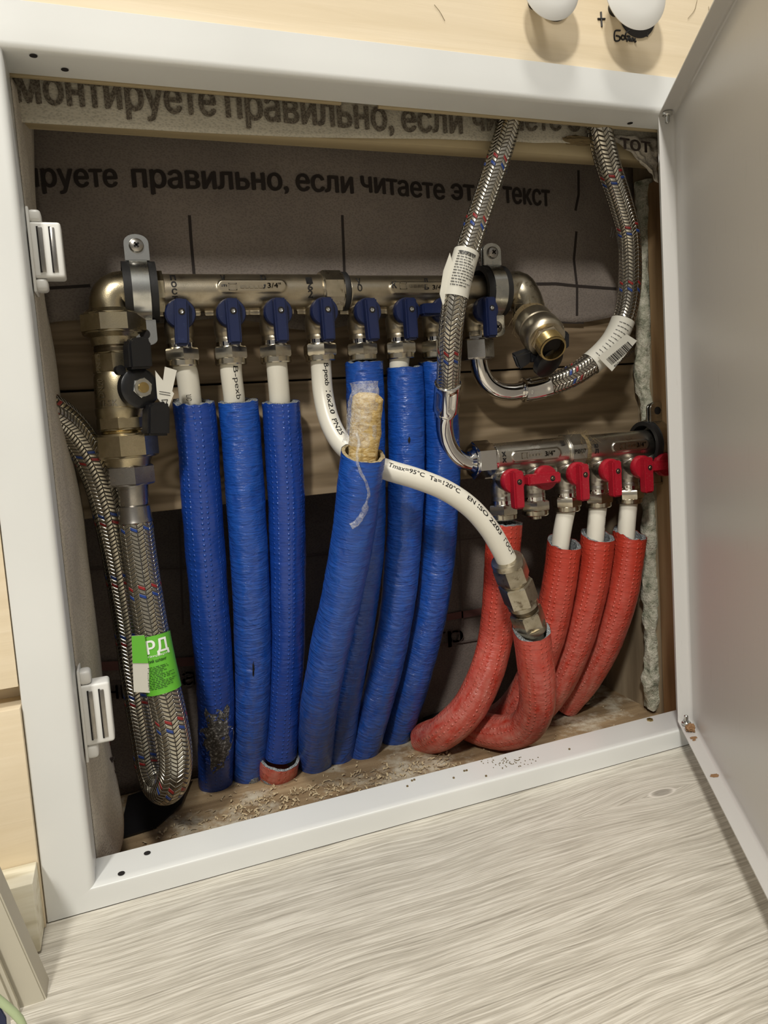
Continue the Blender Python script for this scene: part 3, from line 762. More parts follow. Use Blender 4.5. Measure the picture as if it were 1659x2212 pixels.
tag(obj('marker_plus_sign', g.t(), M['ink']), 'black marker plus sign on the cream wall left of the larger cover plate', 'writing'); g = G()
for s in ([(1340, 66), (1329, 67), (1327, 78), (1329, 88), (1338, 87), (1339, 80), (1331, 77)], [(1344, 76), (1342, 83), (1347, 86), (1350, 79), (1344, 76)], [(1360, 66), (1352, 72), (1352, 84), (1358, 86), (1361, 79), (1354, 78)],
          [(1354, 90), (1358, 81), (1361, 90)], [(1363, 90), (1364, 82), (1368, 83)], [(1366, 90), (1367, 83), (1371, 90)], [(1372, 83), (1371, 89), (1374, 89)], [(1398, 70), (1399, 75), (1398, 79)]): pen(*s, r=.0006)
pen((1372, 90), (1373, 91), (1373, 90.5), r=.0009)
tag(obj('marker_writing', g.t(), M['ink']), 'word scribbled in black marker on the cream wall under the larger plate', 'writing')
g = G()
for s in ([(1506, 0), (1500, 22), (1486, 40)], [(1531, 14), (1532, 25), (1541, 36)], [(938, 10), (950, 25), (961, 45)]):
    wire(g, [at(x, y, .0024) for x, y in s], .00015, 5)
tag(obj('stray_hairs', g.t(), M['hemp']), 'few thin hairs stuck to the cream wall at the top', 'hair', kind='stuff')
# leaning board at the lower left and a blurred pack beside it
Yb = -.048
bp = [at(x, y, Yb) for x, y in ((-14, 1836), (117, 2137), (131, 2240), (134, 2420), (-330, 2400), (-330, 1836))]
lb = prism(bp, (0, -.016, 0), .0008)
t = empty('leaning_board', bp[3], 'beige painted board standing on edge at the lower left corner', 'board')
obj('board_panel', lb, M['board'], t)
bq = [at(x, y, Yb - .0165) for x, y in ((-30, 1990), (42, 2160), (66, 2300), (66, 2420), (-330, 2400), (-330, 1990))]
obj('board_moulding', prism(bq, (0, -.006, 0), .002), M['board'], t)
t = empty('soft_pack', at(-10, 2230, -.16), 'blue, white and green soft pack at the bottom left corner', 'package')
obj('pack_body', prism([at(x, y, -.12) for x, y in ((-90, 2130), (0, 2146), (36, 2195), (40, 2300), (-120, 2300))], (0, -.02, 0), .004), M['white_plastic'], t)
obj('blue_patch', prism([at(x, y, -.1402) for x, y in ((2, 2175), (14, 2195), (20, 2300), (-20, 2300), (-20, 2165))], (0, -.001, 0), .0002), M['blue_plastic'], t)
obj('green_edge', tube([at(-20, 2146, -.142), at(10, 2170, -.142), at(45, 2205, -.142), at(60, 2260, -.142)], .0016, 12)[0], M['pale_green'], t)

# =================================================================== MANIFOLDS
def remesh(o, vox=.0007, sm=4):
    m = o.modifiers.new('cast', 'REMESH'); m.mode = 'VOXEL'; m.voxel_size = vox; m.use_smooth_shade = True
    s = o.modifiers.new('soft', 'SMOOTH'); s.factor = .5; s.iterations = sm
    return o
X_, Y_, Z_ = Vector((1, 0, 0)), Vector((0, 1, 0)), Vector((0, 0, 1))
MY = .095
def capsule(g, x0, x1, y, z, h, d):
    """raised name pad on the front of the bar: rounded slab facing -Y"""
    P = []
    r = h / 2
    for k in range(13): a = math.pi / 2 + math.pi * k / 12; P.append(Vector((x0 + r + r * math.cos(a), y, z + r * math.sin(a))))
    for k in range(13): a = -math.pi / 2 + math.pi * k / 12; P.append(Vector((x1 - r + r * math.cos(a), y, z + r * math.sin(a))))
    bm_to_g(prism(P, (0, d, 0)), g)
def body_mesh(x0, x1, z, outs, rr=.0132, pads=()):
    g = G()
    lathe(g, [(rr, 0), (rr, x1 - x0)], (x0, MY, z), X_, 40)
    for x in outs:
        lathe(g, [(.0098, 0), (.0094, .012), (.0104, .016), (.0104, .024), (.0092, .0275), (.0098, .028), (.0098, .0315)], (x, MY, z - .006), -Z_, 32)
        lathe(g, [(.0092, 0), (.0078, .0165)], (x, MY + .001, z - .0195), -Y_, 28)
        for s in (-1, 1): bm_to_g(box((x + s * .0115, MY, z - .0150), (.010, .0024, .0040)), g)
    for a, b, dz in pads: capsule(g, a, b, MY - rr - .0006, z + dz, .0088, .012)
    return g.t()
def handle(parent, x, z, mat, horiz=False, ang=0.0, screw='zinc', y0=None):
    """disc behind, lever bar in front, screw in the disc centre"""
    y0 = MY - .0162 if y0 is None else y0
    g = G()
    lathe(g, [(.0092, -.002), (.0106, 0), (.0106, .0045), (.0098, .0060), (.004, .0064)], (x, y0, z), -Y_, 36)
    L = .0285; wd = .0094
    Mx = Matrix.Rotation(ang if not horiz else math.pi / 2 + ang, 3, 'Y')
    prof = [(-wd * .50, .0090), (wd * .50, .0090), (wd * .50, -.0200), (wd * .44, -.0228), (-wd * .44, -.0228), (-wd * .50, -.0200)]
    P = [Vector((x, y0 - .0045, z)) + Mx @ Vector((a, 0, b)) for a, b in prof]
    bm_to_g(prism(P, (0, -.0085, 0), .0011), g)
    P = [Vector((x, y0 - .0131, z)) + Mx @ Vector((a * .72, 0, b * (.86 if b > 0 else .94))) for a, b in prof]
    bm_to_g(prism(P, (0, -.0005, 0), .0002), g)
    h = obj('valve_handle', g.t(), mat, parent, angle=40)
    c = Vector((x, y0 - .0137, z))
    obj('screw_recess', lathe(G(), [(.0003, 0), (.0022, .0001), (.0024, .0003)], c + Y_ * .0002, -Y_, 20).t(), M['dark'], h)
    obj('handle_screw', lathe(G(), [(.0016, 0), (.0016, .0005), (.0011, .0009), (.0004, .0006)], c - Y_ * .0001, -Y_, 6).t(), M[screw], h)
    return h
def outlet(parent, x, z, mat='nut', cap=False, pipe_r=.008):
    """threaded neck, chrome ring, compression nut with collar"""
    g = G(); o = Vector((x, MY, z - .034))
    lathe(g, [(.0086, 0), (.0086, .004)], o + Z_ * .002, -Z_, 28)
    lathe(g, [(.0094, .0022), (.0100, .0026), (.0100, .0058), (.0094, .0060)], o, -Z_, 24)
    obj('outlet_ring', g.t(), M['chrome'], parent)
    g = G(); hexnut(g, .0133, .0062, .0152, o, -Z_, 6, .5 + R.random() * .6)
    lathe(g, [(.0118, .0150), (.0118, .0186), (.0112, .0194), (.0084 if not cap else .001, .0194)], o, -Z_, 36)
    if cap: lathe(g, [(.0052, .0194), (.0052, .0225), (.004, .0228)], o, -Z_, 24)
    return obj('compression_nut', g.t(), M[mat], parent)
def scribble(g, x, z, rr, lst, zc):
    """stacked marker letters on the front of the bar"""
    for k, ch in enumerate(lst):
        zz = z + zc - k * .0052
        def fn(u, v, zz=zz):
            px = x + (u - .5) * .0036; hz = zz + (v - .5) * .0040; dz = max(min((hz - z) / rr, .999), -.999)
            return Vector((px, MY - rr * math.sqrt(1 - dz * dz) - .00045, hz))
        text_map(g, ch, fn, .02)

# ---- blue-handled manifold
BZ = .3630
bx = [.0905, .1258, .1600, .1952, .2298, .2622, .2945, .3320]
cold = empty('cold_manifold', (.2, MY, .31), 'long nickel pipe manifold with eight blue lever valves, upper', 'manifold')
remesh(obj('manifold_bar', body_mesh(.079, .2065, BZ, bx[:4], pads=[(.1190, .1690, .0022)]), M['nickel'], cold))
remesh(obj('manifold_bar', body_mesh(.2200, .352, BZ - .0008, bx[4:], pads=[(.2520, .3030, .0012)]), M['nickel'], cold))
g = G(); hexnut(g, .0165, 0, .0165, (.1985, MY, BZ), X_, 8, .39); obj('coupling_nut', g.t(), M['dirty'], cold)
g = G(); lathe(g, [(.0146, 0), (.0152, .001), (.0152, .0040), (.0140, .005)], (.2152, MY, BZ), X_, 30); lathe(g, [(.0120, 0), (.0120, .004)], (.2195, MY, BZ), X_, 30); obj('sealing_ring', g.t(), M['rubber'], cold)
for i, x in enumerate(bx):
    z = BZ - (0 if i < 4 else .0008)
    handle(cold, x, z - .0180, M['blue_plastic'], horiz=(i == 6), ang=[.06, 0, 0, 0, -.03, 0, 0, 0][i])
    if i < 7: outlet(cold, x, z)
g = G()
scribble(g, .0885, BZ, .0132, 'пост', .009); scribble(g, .1235, BZ, .0138, 'ум', .009); scribble(g, .153, BZ, .0138, 'ру', .009); scribble(g, .1875, BZ, .0132, '162', .006); scribble(g, .227, BZ - .0008, .0132, 'УО', .006); scribble(g, .2555, BZ, .0140, 'К', .002); scribble(g, .283, BZ, .0138, 'лв', .006)
obj('marker_writing', g.t(), M['ink'], cold)
def emboss(g, body, x0, x1, z, y, h):
    word_flat(g, body, Vector((x0, y, z)), Vector((x1, y, z)), h, 0.01, off=Vector((0, 0, 0)))
g = G(); emboss(g, '3/4"', .155, .165, BZ + .0007, MY - .0143, .0028); emboss(g, '3/4"', .288, .298, BZ - .0012, MY - .0143, .0028)
for a in (.1265, .2600):
    for s in ((0, 0, .0060, .0006), (0, .0044, .0060, .0006), (0, 0, .0006, .005), (.0054, 0, .0006, .005)):
        q = Vector((a + s[0], MY - .0143, BZ - .0008 + s[1])); g.add([q, q + X_ * s[2], q + X_ * s[2] + Z_ * s[3], q + Z_ * s[3]], [[0, 1, 2, 3]])
    for k in range(5): q = Vector((a + .0085 + k * .0034, MY - .0143, BZ + .0006)); g.add([q, q + X_ * .0026, q + X_ * .0026 + Z_ * .0020, q + Z_ * .0020], [[0, 1, 2, 3]])
obj('embossed_mark', g.t(), M['nut'], cold)

# ---- red-handled manifold
RZ = .2210
rx = [.3490, .3810, .4140, .4480, .4825, .5080]
hot = empty('hot_manifold', (.42, MY, .17), 'shorter nickel pipe manifold with red lever valves, lower right', 'manifold')
def redz(x): return RZ
remesh(obj('manifold_bar', body_mesh(.3400, .4260, RZ, rx[:3], pads=[(.3530, .4010, .0008)]), M['nickel_red'], hot))
remesh(obj('manifold_bar', body_mesh(.4310, .5185, RZ, rx[3:5], pads=[(.4560, .4960, .0008)]), M['nickel_red'], hot))
g = G(); hexnut(g, .0162, 0, .0165, (.4120, MY, RZ), X_, 8, .39); obj('coupling_nut', g.t(), M['nickel_red'], hot)
g = G(); lathe(g, [(.0140, 0), (.0148, .001), (.0148, .0040), (.0136, .005)], (.4285, MY, RZ), X_, 30)
for k in range(60):
    a = R.uniform(-2.4, 1.6); rr = .0150; q = Vector((.4300 + R.gauss(0, .004), MY - rr * math.cos(a), RZ - rr * math.sin(a) if a > 0 else RZ + rr * math.sin(-a)))
    wire(g, [q, q + Vector((R.gauss(0, .003), R.gauss(0, .0015) - .001, R.gauss(0, .002) + .001)), q + Vector((R.gauss(0, .004), R.gauss(0, .0015) - .001, R.gauss(0, .003) + .002))], .00013, 4)
obj('hemp_sealing', g.t(), M['hemp'], hot)
for i, x in enumerate(rx):
    handle(hot, x, RZ - .0190, M['red_plastic'], horiz=(i in (1, 5)), ang=[0, 0, 0, 0, 0, 0][i], screw='thread')
    if i < 5: outlet(hot, x, RZ, 'nut', cap=(i == 1))
g = G(); lathe(g, [(.0098, 0), (.0094, .012), (.0104, .016), (.0104, .02), (.0100, .0202), (.0100, .030), (.0108, .0302), (.0108, .0325)], (.5075, MY, RZ - .006), -Z_, 30); obj('blank_outlet', g.t(), M['nickel_red'], hot)
g = G(); emboss(g, '3/4"', .3850, .3950, RZ - .0010, MY - .0143, .0032); emboss(g, '3/4"', .4820, .4920, RZ - .0010, MY - .0143, .0032); emboss(g, 'P007', .4142, .4258, RZ - .0015, MY - .0160, .0030)
for a in (.3620, .4640):
    for s in ((0, 0, .0056, .0006), (0, .0044, .0056, .0006), (0, 0, .0006, .005), (.005, 0, .0006, .005)):
        q = Vector((a + s[0], MY - .0143, RZ - .0014 + s[1])); g.add([q, q + X_ * s[2], q + X_ * s[2] + Z_ * s[3], q + Z_ * s[3]], [[0, 1, 2, 3]])
    for k in range(4): q = Vector((a + .0078 + k * .0032, MY - .0143, RZ)); g.add([q, q + X_ * .0024, q + X_ * .0024 + Z_ * .0018, q + Z_ * .0018], [[0, 1, 2, 3]])
obj('embossed_mark', g.t(), M['nut'], hot)
g = G(); scribble(g, .3455, RZ, .0132, 'хх', .004); scribble(g, .4055, RZ, .0138, 'ш', .009); scribble(g, .439, RZ, .0132, 'юл', .004); obj('marker_writing', g.t(), M['ink'], hot)

# ---- pipe clamps
def ringband(x, z, w, r0, r1, seg=56):
    g = G(); lathe(g, [(r0, -w / 2), (r1, -w / 2), (r1, w / 2), (r0, w / 2), (r0, -w / 2)], (x, MY, z), X_, seg, 0, cap=False); return g
def ear(x, z0, z1, y, w, hole=True, up=1):
    g = G(); P = []
    r = w / 2
    if up > 0: P = [(x - r, z0), (x + r, z0)] + [(x + r * math.cos(a), z1 - r * .7 + r * .7 * math.sin(a)) for a in [math.pi * k / 10 for k in range(11)]]
    else: P = [(x + r, z0), (x - r, z0)] + [(x - r * math.cos(a), z1 + r * .5 - r * .5 * math.sin(a)) for a in [math.pi * k / 10 for k in range(11)]]
    bm_to_g(prism([Vector((a, y, b)) for a, b in P], (0, .0020, 0), .0003), g); return g
def clamp(x, z, label, screws=(1, 0), ears=(1, 1)):
    e = empty('pipe_clamp', (x, MY, z - .03), label, 'pipe clamp')
    g = ringband(x, z, .0225, .0175, .0212); obj('rubber_lining', g.t(), M['rubber'], e)
    g = ringband(x, z, .0118, .0212, .0224); bm = None; obj('clamp_band', g.t(), M['zinc'], e)
    for k, up in enumerate((1, -1)):
        if not ears[k]: continue
        z0 = z + up * .0205; z1 = z + up * .0385
        for yy in (MY - .0085, MY - .0045):
            ea = obj('clamp_ear', ear(x, z0, z1, yy, .0165, True, up).t(), M['zinc'], e)
        c = Vector((x, MY - .0086, z + up * .0305))
        if screws[k]:
            g = lathe(G(), [(.0048, 0), (.0050, .0008), (.0044, .0020), (.0028, .0028), (.0014, .0029)], c, -Y_, 32); s = obj('clamp_screw', g.t(), M['steel'], e)
            g = G(); bm_to_g(box(c - Y_ * .0028, (.0042, .0007, .0012), Matrix.Rotation(.9, 3, 'Y')), g); bm_to_g(box(c - Y_ * .0028, (.0042, .0007, .0012), Matrix.Rotation(.9 + math.pi / 2, 3, 'Y')), g)
            obj('screw_cross', g.t(), M['dark'], s)
            obj('screw_shank', lathe(G(), [(.0022, 0), (.0022, .036)], c, Y_, 12).t(), M['steel'], e)
        else:
            obj('clamp_hole', lathe(G(), [(.0004, 0), (.0034, .0001), (.0036, .0002)], c + Y_ * .00005, -Y_, 28).t(), M['dark'], e)
    return e
clamp(.0660, BZ + .0005, 'pipe clamp with black rubber lining at the left end of the upper manifold', (1, 0))
clamp(.3470, BZ - .001, 'pipe clamp on the upper manifold, half hidden behind the braided hose with the paper label', (1, 1))
clamp(.5235 - .012, RZ + .0, 'pipe clamp at the far right on the lower manifold, mostly hidden by the hatch frame', (0, 0), (1, 0))

# ---- left elbow and big ball valve
TX, TY = .0460, MY
g = G()
ep = Path([(.062, MY, BZ), (.056, MY, BZ), (.0500, MY, BZ - .0012), (TX + .0008, MY, BZ - .0055), (TX, MY, BZ - .013), (TX, MY, BZ - .0215)])
sweep(ep, steps(0, ep.L, .0152, .002), 40, g=g)
lathe(g, [(.0152, 0), (.0156, .0), (.0156, .0070)], (.0745, MY, BZ), X_, 8, .39)
el = obj('pipe_elbow', g.t(), M['brassy']); tag(el, 'large nickelled elbow joining the upper manifold to the big ball valve', 'elbow')
bvt = empty('ball_valve', (TX, TY, .255), 'large nickelled ball valve with black butterfly handle, standing upright at the left', 'valve')
def tz(px, py): return at(px, py, TY).z
g = G(); o = Vector((TX, TY, 0)); dn = -Z_
def T_(z): return -z
hexnut(g, .0232, T_(.3480), T_(.3345), o, dn, 8, .39)
lathe(g, [(.0175, T_(.3510)), (.0200, T_(.3480)), (.0200, T_(.3470))], o, dn, 40)
lathe(g, [(.0205, T_(.3350)), (.0165, T_(.3315)), (.0160, T_(.3260))], o, dn, 40)
obj('union_nut', g.t(), M['brassy'], bvt)
g = G(); lathe(g, [(.0152, T_(.3262)), (.0146, T_(.3250)), (.0150, T_(.3236)), (.0146, T_(.3222)), (.0150, T_(.3210))], o, dn, 36); obj('pipe_thread', g.t(), M['thread'], bvt)
g = G()
hexnut(g, .0172, T_(.3212), T_(.3070), o, dn, 8, .2)
lathe(g, [(.0158, T_(.3075)), (.0170, T_(.3045)), (.0174, T_(.2960)), (.0178, T_(.2860)), (.0178, T_(.2830)), (.0184, T_(.2825)), (.0184, T_(.2800)), (.0176, T_(.2770)), (.0170, T_(.2740))], o, dn, 48)
hexnut(g, .0185, T_(.2765), T_(.2670), o, dn, 8, .2)
vb = obj('valve_body', g.t(), M['brassy'], bvt, angle=30)
g = G()
for body, zc, a, h in (('PN25', .3135, -.75, .0030), ('DN20', .2965, -.75, .0040), ('TI-SK', .2855, -.55, .0034)):
    def fn(u, v, zc=zc, a=a, h=h, body=body):
        if body == 'TI-SK': aa = a + (u - .5) * .8; zz = zc + (v - .5) * h
        else: zz = zc + (u - .5) * .013; aa = a - (v - .5) * h / .0176
        return Vector((TX + .0182 * math.sin(aa), TY - .0182 * math.cos(aa), zz))
    text_map(g, body, fn, .01)
obj('embossed_text', g.t(), M['nut'], vb)
g = G(); lathe(g, [(.0150, T_(.2672)), (.0156, T_(.2662)), (.0156, T_(.2648)), (.0148, T_(.2638))], o, dn, 40); obj('brass_thread', g.t(), M['brass'], bvt)
# stem pointing towards the room and to the right
hd = Vector((.42, -.90, .0)).normalized(); hx = Vector((hd.y * -1, hd.x, 0)).normalized()
hc = Vector((TX, TY, .2945))
g = G(); lathe(g, [(.0100, 0), (.0085, .020), (.0070, .0245)], hc, hd, 28); obj('valve_neck', g.t(), M['brassy'], bvt)
hb = hc + hd * .0235
g = G(); lathe(g, [(.0120, 0), (.0138, .001), (.0138, .0065), (.0120, .0078), (.006, .0080)], hb, hd, 40)
lathe(g, [(.0034, 0), (.0034, .004)], hb + Z_ * .0125 - hx * .0112, hd, 16)
def wing(cx, cz, w, h, tilt):
    P = [(-w / 2, -h / 2), (w / 2, -h / 2 + .001), (w / 2, h / 2 - .003), (w / 2 - .003, h / 2), (-w / 2 + .002, h / 2 - .002), (-w / 2, h / 2 - .005)]
    c, s = math.cos(tilt), math.sin(tilt)
    return prism([hb + hd * .003 + hx * (cx + a * c - b * s) + Z_ * (cz + a * s + b * c) for a, b in P], hd * .0105, .0016)
bm_to_g(wing(-.0005, .0232, .0165, .0225, -.02), g); bm_to_g(wing(.0085, -.0215, .0165, .0245, -.12), g)
bh = obj('butterfly_handle', g.t(), M['black_plastic'], bvt, angle=40)
g = G(); hexnut(g, .0072, 0, .0030, hb + hd * .0076, hd, 6, .3); obj('handle_nut', g.t(), M['zinc'], bh)
g = G(); lathe(g, [(.0038, 0), (.0036, .0014), (.002, .0015)], hb + hd * .0108, hd, 20); obj('brass_stem', g.t(), M['brass'], bh)
# paper tag behind the handle
tp = [at(x, y, .070) for x, y in ((335, 800), (352, 822), (356, 792), (382, 800), (372, 845), (376, 850), (361, 888), (340, 860), (338, 838))]
pt = obj('paper_tag', prism(tp, (0, .0003, 0)), M['paper'], smooth=False); tag(pt, 'torn white paper tag sticking out behind the black butterfly handle', 'tag')
g = G(); 
for y in (846, 851): a = at(344, y, .0697); b = at(368, y + 4, .0697); g.add([a, b, b + Z_ * .0004, a + Z_ * .0004], [[0, 1, 2, 3]])
for a, b in (((349, 864), (362, 863)), ((362, 863), (357, 876)), ((357, 876), (349, 864))): wire(g, [at(*a, .0697), at((a[0] + b[0]) / 2, (a[1] + b[1]) / 2, .0697), at(*b, .0697)], .0002, 5)
obj('printed_text', g.t(), M['ink'], pt)

# ---- braided hoses
def patch_on(path, s0, s1, r, a0, a1, ns=14, na=16, off=.0003):
    vs = []; fs = []
    for i in range(ns + 1):
        c, t, n, b = path.at(s0 + (s1 - s0) * i / ns)
        for k in range(na + 1): a = a0 + (a1 - a0) * k / na; vs.append(c + (n * math.cos(a) + b * math.sin(a)) * (r + off))
    for i in range(ns):
        for k in range(na): q = i * (na + 1) + k; fs.append([q, q + 1, q + na + 2, q + na + 1])
    return vs, fs
def along(path, px, py):
    """arc length of the point of the path nearest the line of sight to that pixel"""
    d = ray(px, py).normalized(); best = (9, 0)
    for p, l in zip(path.p, path.l): k = p - CAM; e = (k - d * k.dot(d)).length; best = min(best, (e, l))
    return best[1]
def lines_on(g, path, s0, s1, r, a0, a1, n, lw=.0005, seed=1, across=True):
    """rows of small print round the label"""
    rr = random.Random(seed)
    for k in range(n):
        s = s0 + (s1 - s0) * (k + .5) / n; e = a0 + (a1 - a0) * rr.uniform(.55, 1)
        a = a0
        while a < e:
            w_ = rr.uniform(.08, .3); b_ = min(a + w_, e); vs = []; sg = -1
            for q in range(4):
                aa = a + (b_ - a) * q / 3
                for ss in (s - lw / 2, s + lw / 2):
                    c, t, nn_, b = path.at(ss); vs.append(c + (nn_ * math.cos(aa) - b * math.sin(aa)) * (r + .0006))
            g.add(vs, [[2 * i, 2 * i + 1, 2 * i + 3, 2 * i + 2] for i in range(3)]); a = b_ + .05
def ferrule(path, s0, s1, r, parent, name='crimp_ferrule', mat='chrome'):
    L = s1 - s0
    def dsp(q, a, i):
        k = (q - s0) / L
        if .12 < k < .86: return -.0011 * max(0, math.cos(a * 6)) ** .6 * min(1, (k - .12) * 9, (.86 - k) * 9)
        return 0
    rings = [(s0, r * .93), (s0 + .0008, r)] + steps(s0 + .001, s1 - .001, r, .0012) + [(s1 - .0006, r), (s1, r * .90)]
    return obj(name, sweep(path, rings, 60, dsp).t(), M[mat], parent, angle=50)

# hose A: from the header down in front of the upper manifold to the lower one
hA = empty('braided_hose', at(975, 760, .05), 'braided steel hose with paper label, hanging in front of the upper manifold', 'hose', 'flexible braided hoses')
pA = Path([at(1106, 215, .040), at(1098, 270, .040), at(1074, 350, .039), at(1040, 450, .038), at(1008, 545, .036), at(988, 620, .0355), at(975, 700, .038), at(970, 780, .050), at(967, 835, .064), at(963, 890, .078)])
s1 = along(pA, 968, 829); obj('hose_braid', sweep(pA, steps(0, s1, .0092, .002), 36).t(), M['braid'], hA)
ferrule(pA, s1 - .001, along(pA, 964, 886), .0108, hA)
pE = Path([at(962, 888, .0785), at(960, 905, .083), at(960, 925, .087), at(965, 952, .0905), at(976, 975, .093), at(995, 993, .0945), at(1022, 1000, .0950)])
rE = .0072
obj('chrome_elbow', sweep(pE, [(0, .0078), (.001, .0084), (.003, .0084), (.0035, rE)] + steps(.004, pE.L, rE, .0015), 36).t(), M['chrome'], hA)
g = G(); hexnut(g, .0165, 0, .0170, (.3215, MY, RZ), X_, 6, .52); lathe(g, [(.0082, -.003), (.0115, .0002)], (.3215, MY, RZ), X_, 30); lathe(g, [(.0140, .0170), (.0140, .0185)], (.3215, MY, RZ), X_, 30)
obj('swivel_nut', g.t(), M['chrome'], hA)
la, lb_ = along(pA, 1010, 545), along(pA, 985, 645)
lbl = obj('paper_label', sweep(pA, steps(la, lb_, .0097, .002), 40, cap=(False, False)).t(), M['paper'], hA)
obj('label_tail', (lambda v: prism(v, (0, .0004, 0)))([at(972, 546, .034), at(985, 600, .033), at(957, 660, .034), at(950, 635, .034), at(958, 585, .034)]), M['paper'], hA, smooth=False)
g = G(); lines_on(g, pA, la + .003, lb_ - .006, .0097, -1.0, 1.0, 13, .00055, 3); lines_on(g, pA, la + .0035, la + .0055, .0097, -.9, 1.1, 2, .0008, 8); obj('printed_text', g.t(), M['ink'], lbl)

# hose B: from the header round to the last blue valve
hB = empty('braided_hose', at(1370, 560, .08), 'braided steel hose with barcode tag, curving down the right side to a blue valve', 'hose', 'flexible braided hoses')
pB = Path([at(1288, 235, .040), at(1296, 285, .040), at(1312, 350, .046), at(1338, 430, .058), at(1357, 500, .066), at(1361, 560, .070), at(1360, 620, .073), at(1350, 680, .075), at(1325, 735, .076), at(1283, 780, .078), at(1235, 812, .082), at(1185, 832, .088), at(1140, 842, .093), at(1110, 843, .095)])
s1 = along(pB, 1185, 832); obj('hose_braid', sweep(pB, steps(0, s1, .0098, .002), 36).t(), M['braid'], hB)
ferrule(pB, s1 - .001, along(pB, 1130, 843), .0108, hB)
pF = Path([at(1132, 843, MY), at(1105, 847, MY), at(1078, 843, MY), at(1054, 828, MY), at(1040, 805, MY), at(1034, 782, MY), at(1032, 768, MY)])
obj('chrome_elbow', sweep(pF, [(0, .0078), (.001, .0084), (.0030, .0084), (.0035, .0076)] + steps(.004, pF.L, .0076, .0015), 36).t(), M['chrome'], hB)
g = G(); hexnut(g, .0145, 0, .0165, Vector((bx[7], MY, BZ - .0405)), -Z_, 6, .52); lathe(g, [(.0100, -.006), (.0100, .001)], Vector((bx[7], MY, BZ - .0405)), -Z_, 6, .52); obj('swivel_nut', g.t(), M['steel'], hB)
la, lb_ = along(pB, 1345, 692), along(pB, 1275, 785)
lbl = obj('paper_label', sweep(pB, steps(la, lb_, .0104, .002), 40, cap=(False, False)).t(), M['paper'], hB)
g = G(); lines_on(g, pB, la + .004, lb_ - .004, .0104, -.9, .9, 10, .0005, 5); obj('printed_text', g.t(), M['ink'], lbl)
q = [at(x, y, .064) for x, y in ((1292, 772), (1354, 722), (1376, 736), (1322, 802))]
tg = obj('barcode_tag', prism(q, (0, .0005, 0)), M['paper'], hB, smooth=False)
g = G(); ux = (q[1] - q[0]); uy = (q[3] - q[0]); rr = random.Random(4)
t_ = .12
while t_ < .86:
    w_ = rr.choice([.010, .018, .028]); a = q[0] + ux * t_ + uy * .32; b = q[0] + ux * (t_ + w_) + uy * .32; g.add([a - Y_ * .0003, b - Y_ * .0003, b + uy * .42 - Y_ * .0003, a + uy * .42 - Y_ * .0003], [[0, 1, 2, 3]]); t_ += w_ + rr.choice([.012, .02])
def fb(u, v): return q[0] + ux * (.12 + .7 * u) + uy * (.93 - v * .10) - Y_ * .0003
text_map(g, '460665142895', fb)
obj('barcode', g.t(), M['ink'], tg)
g = G()
for s in ([(1322, 490), (1320, 505), (1318, 512)], [(1327, 495), (1323, 515)], [(1333, 500), (1338, 537)], [(1331, 503), (1334, 520), (1337, 537)]):
    s = [at(x, y, .058) for x, y in s]; s = s if len(s) > 2 else [s[0], s[0].lerp(s[1], .5), s[1]]; wire(g, s, .00022, 5)
obj('frayed_wire', g.t(), M['steel'], hB)

# hose C: the wide looped hose on the left
hC = empty('braided_hose', at(370, 1720, .085), 'wide braided steel hose looping down at the left with a green label', 'hose', 'flexible braided hoses')
pC = Path([at(287, 1040, .095), at(289, 1085, .095), at(294, 1130, .094), at(303, 1200, .092), at(316, 1290, .088), at(333, 1390, .083), at(352, 1480, .078), at(370, 1560, .075), at(380, 1630, .075), at(376, 1680, .078), at(360, 1703, .088), at(341, 1692, .101), at(327, 1655, .110), at(318, 1600, .116), at(306, 1530, .120), at(292, 1440, .121), at(280, 1350, .120), at(266, 1260, .116), at(250, 1170, .111), at(232, 1090, .106), at(210, 1020, .102), at(180, 960, .097), at(145, 915, .090), at(105, 885, .080), at(60, 868, .070)])
s0 = along(pC, 294, 1124)
obj('hose_braid', sweep(pC, steps(s0, pC.L - .010, .0118, .002), 40).t(), M['braid_big'], hC)
g = G(); a = s0 - .0105
sweep(pC, [(a, .0108), (a + .0005, .0114), (s0 - .001, .0116), (s0 + .0015, .0122), (s0 + .0020, .0118)], 40, g=g)
sweep(pC, [(a - .0160, .0092), (a - .0155, .0106), (a - .002, .0106), (a, .0098)], 40, g=g); obj('crimp_ferrule', g.t(), M['steel'], hC)
o = Vector((TX + .0008, TY, 0)); g = G(); hexnut(g, .0178, T_(.2415), T_(.2275), o, dn, 6, .35); lathe(g, [(.0120, T_(.2280)), (.0100, T_(.2250))], o, dn, 36); obj('hose_nut', g.t(), M['steel'], hC)
g = G(); o = Vector((TX + .0004, TY, 0)); hexnut(g, .0222, T_(.2640), T_(.2475), o, dn, 8, .2); lathe(g, [(.0178, T_(.2480)), (.0160, T_(.2445)), (.0155, T_(.2410))], o, dn, 40)
ad = obj('pipe_adapter', g.t(), M['brassy']); tag(ad, 'nickelled hexagonal adapter between the big ball valve and the looped hose', 'fitting')
la, lb_ = along(pC, 330, 1370), along(pC, 355, 1490)
lbl = obj('green_label', sweep(pC, steps(la, lb_, .0124, .002), 44, cap=(False, False)).t(), M['green'], hC)
g = G(); c0_ = along(pC, 331, 1378); c1_ = along(pC, 336, 1404)
def fn(u, v): # letters across the hose
    s = c1_ - (c1_ - c0_) * v / 1.35; c, t, n, b = pC.at(s); a_ = (-.45 + 1.2 * u); return c + (n * math.cos(a_) - b * math.sin(a_)) * (.0124 + .0004)
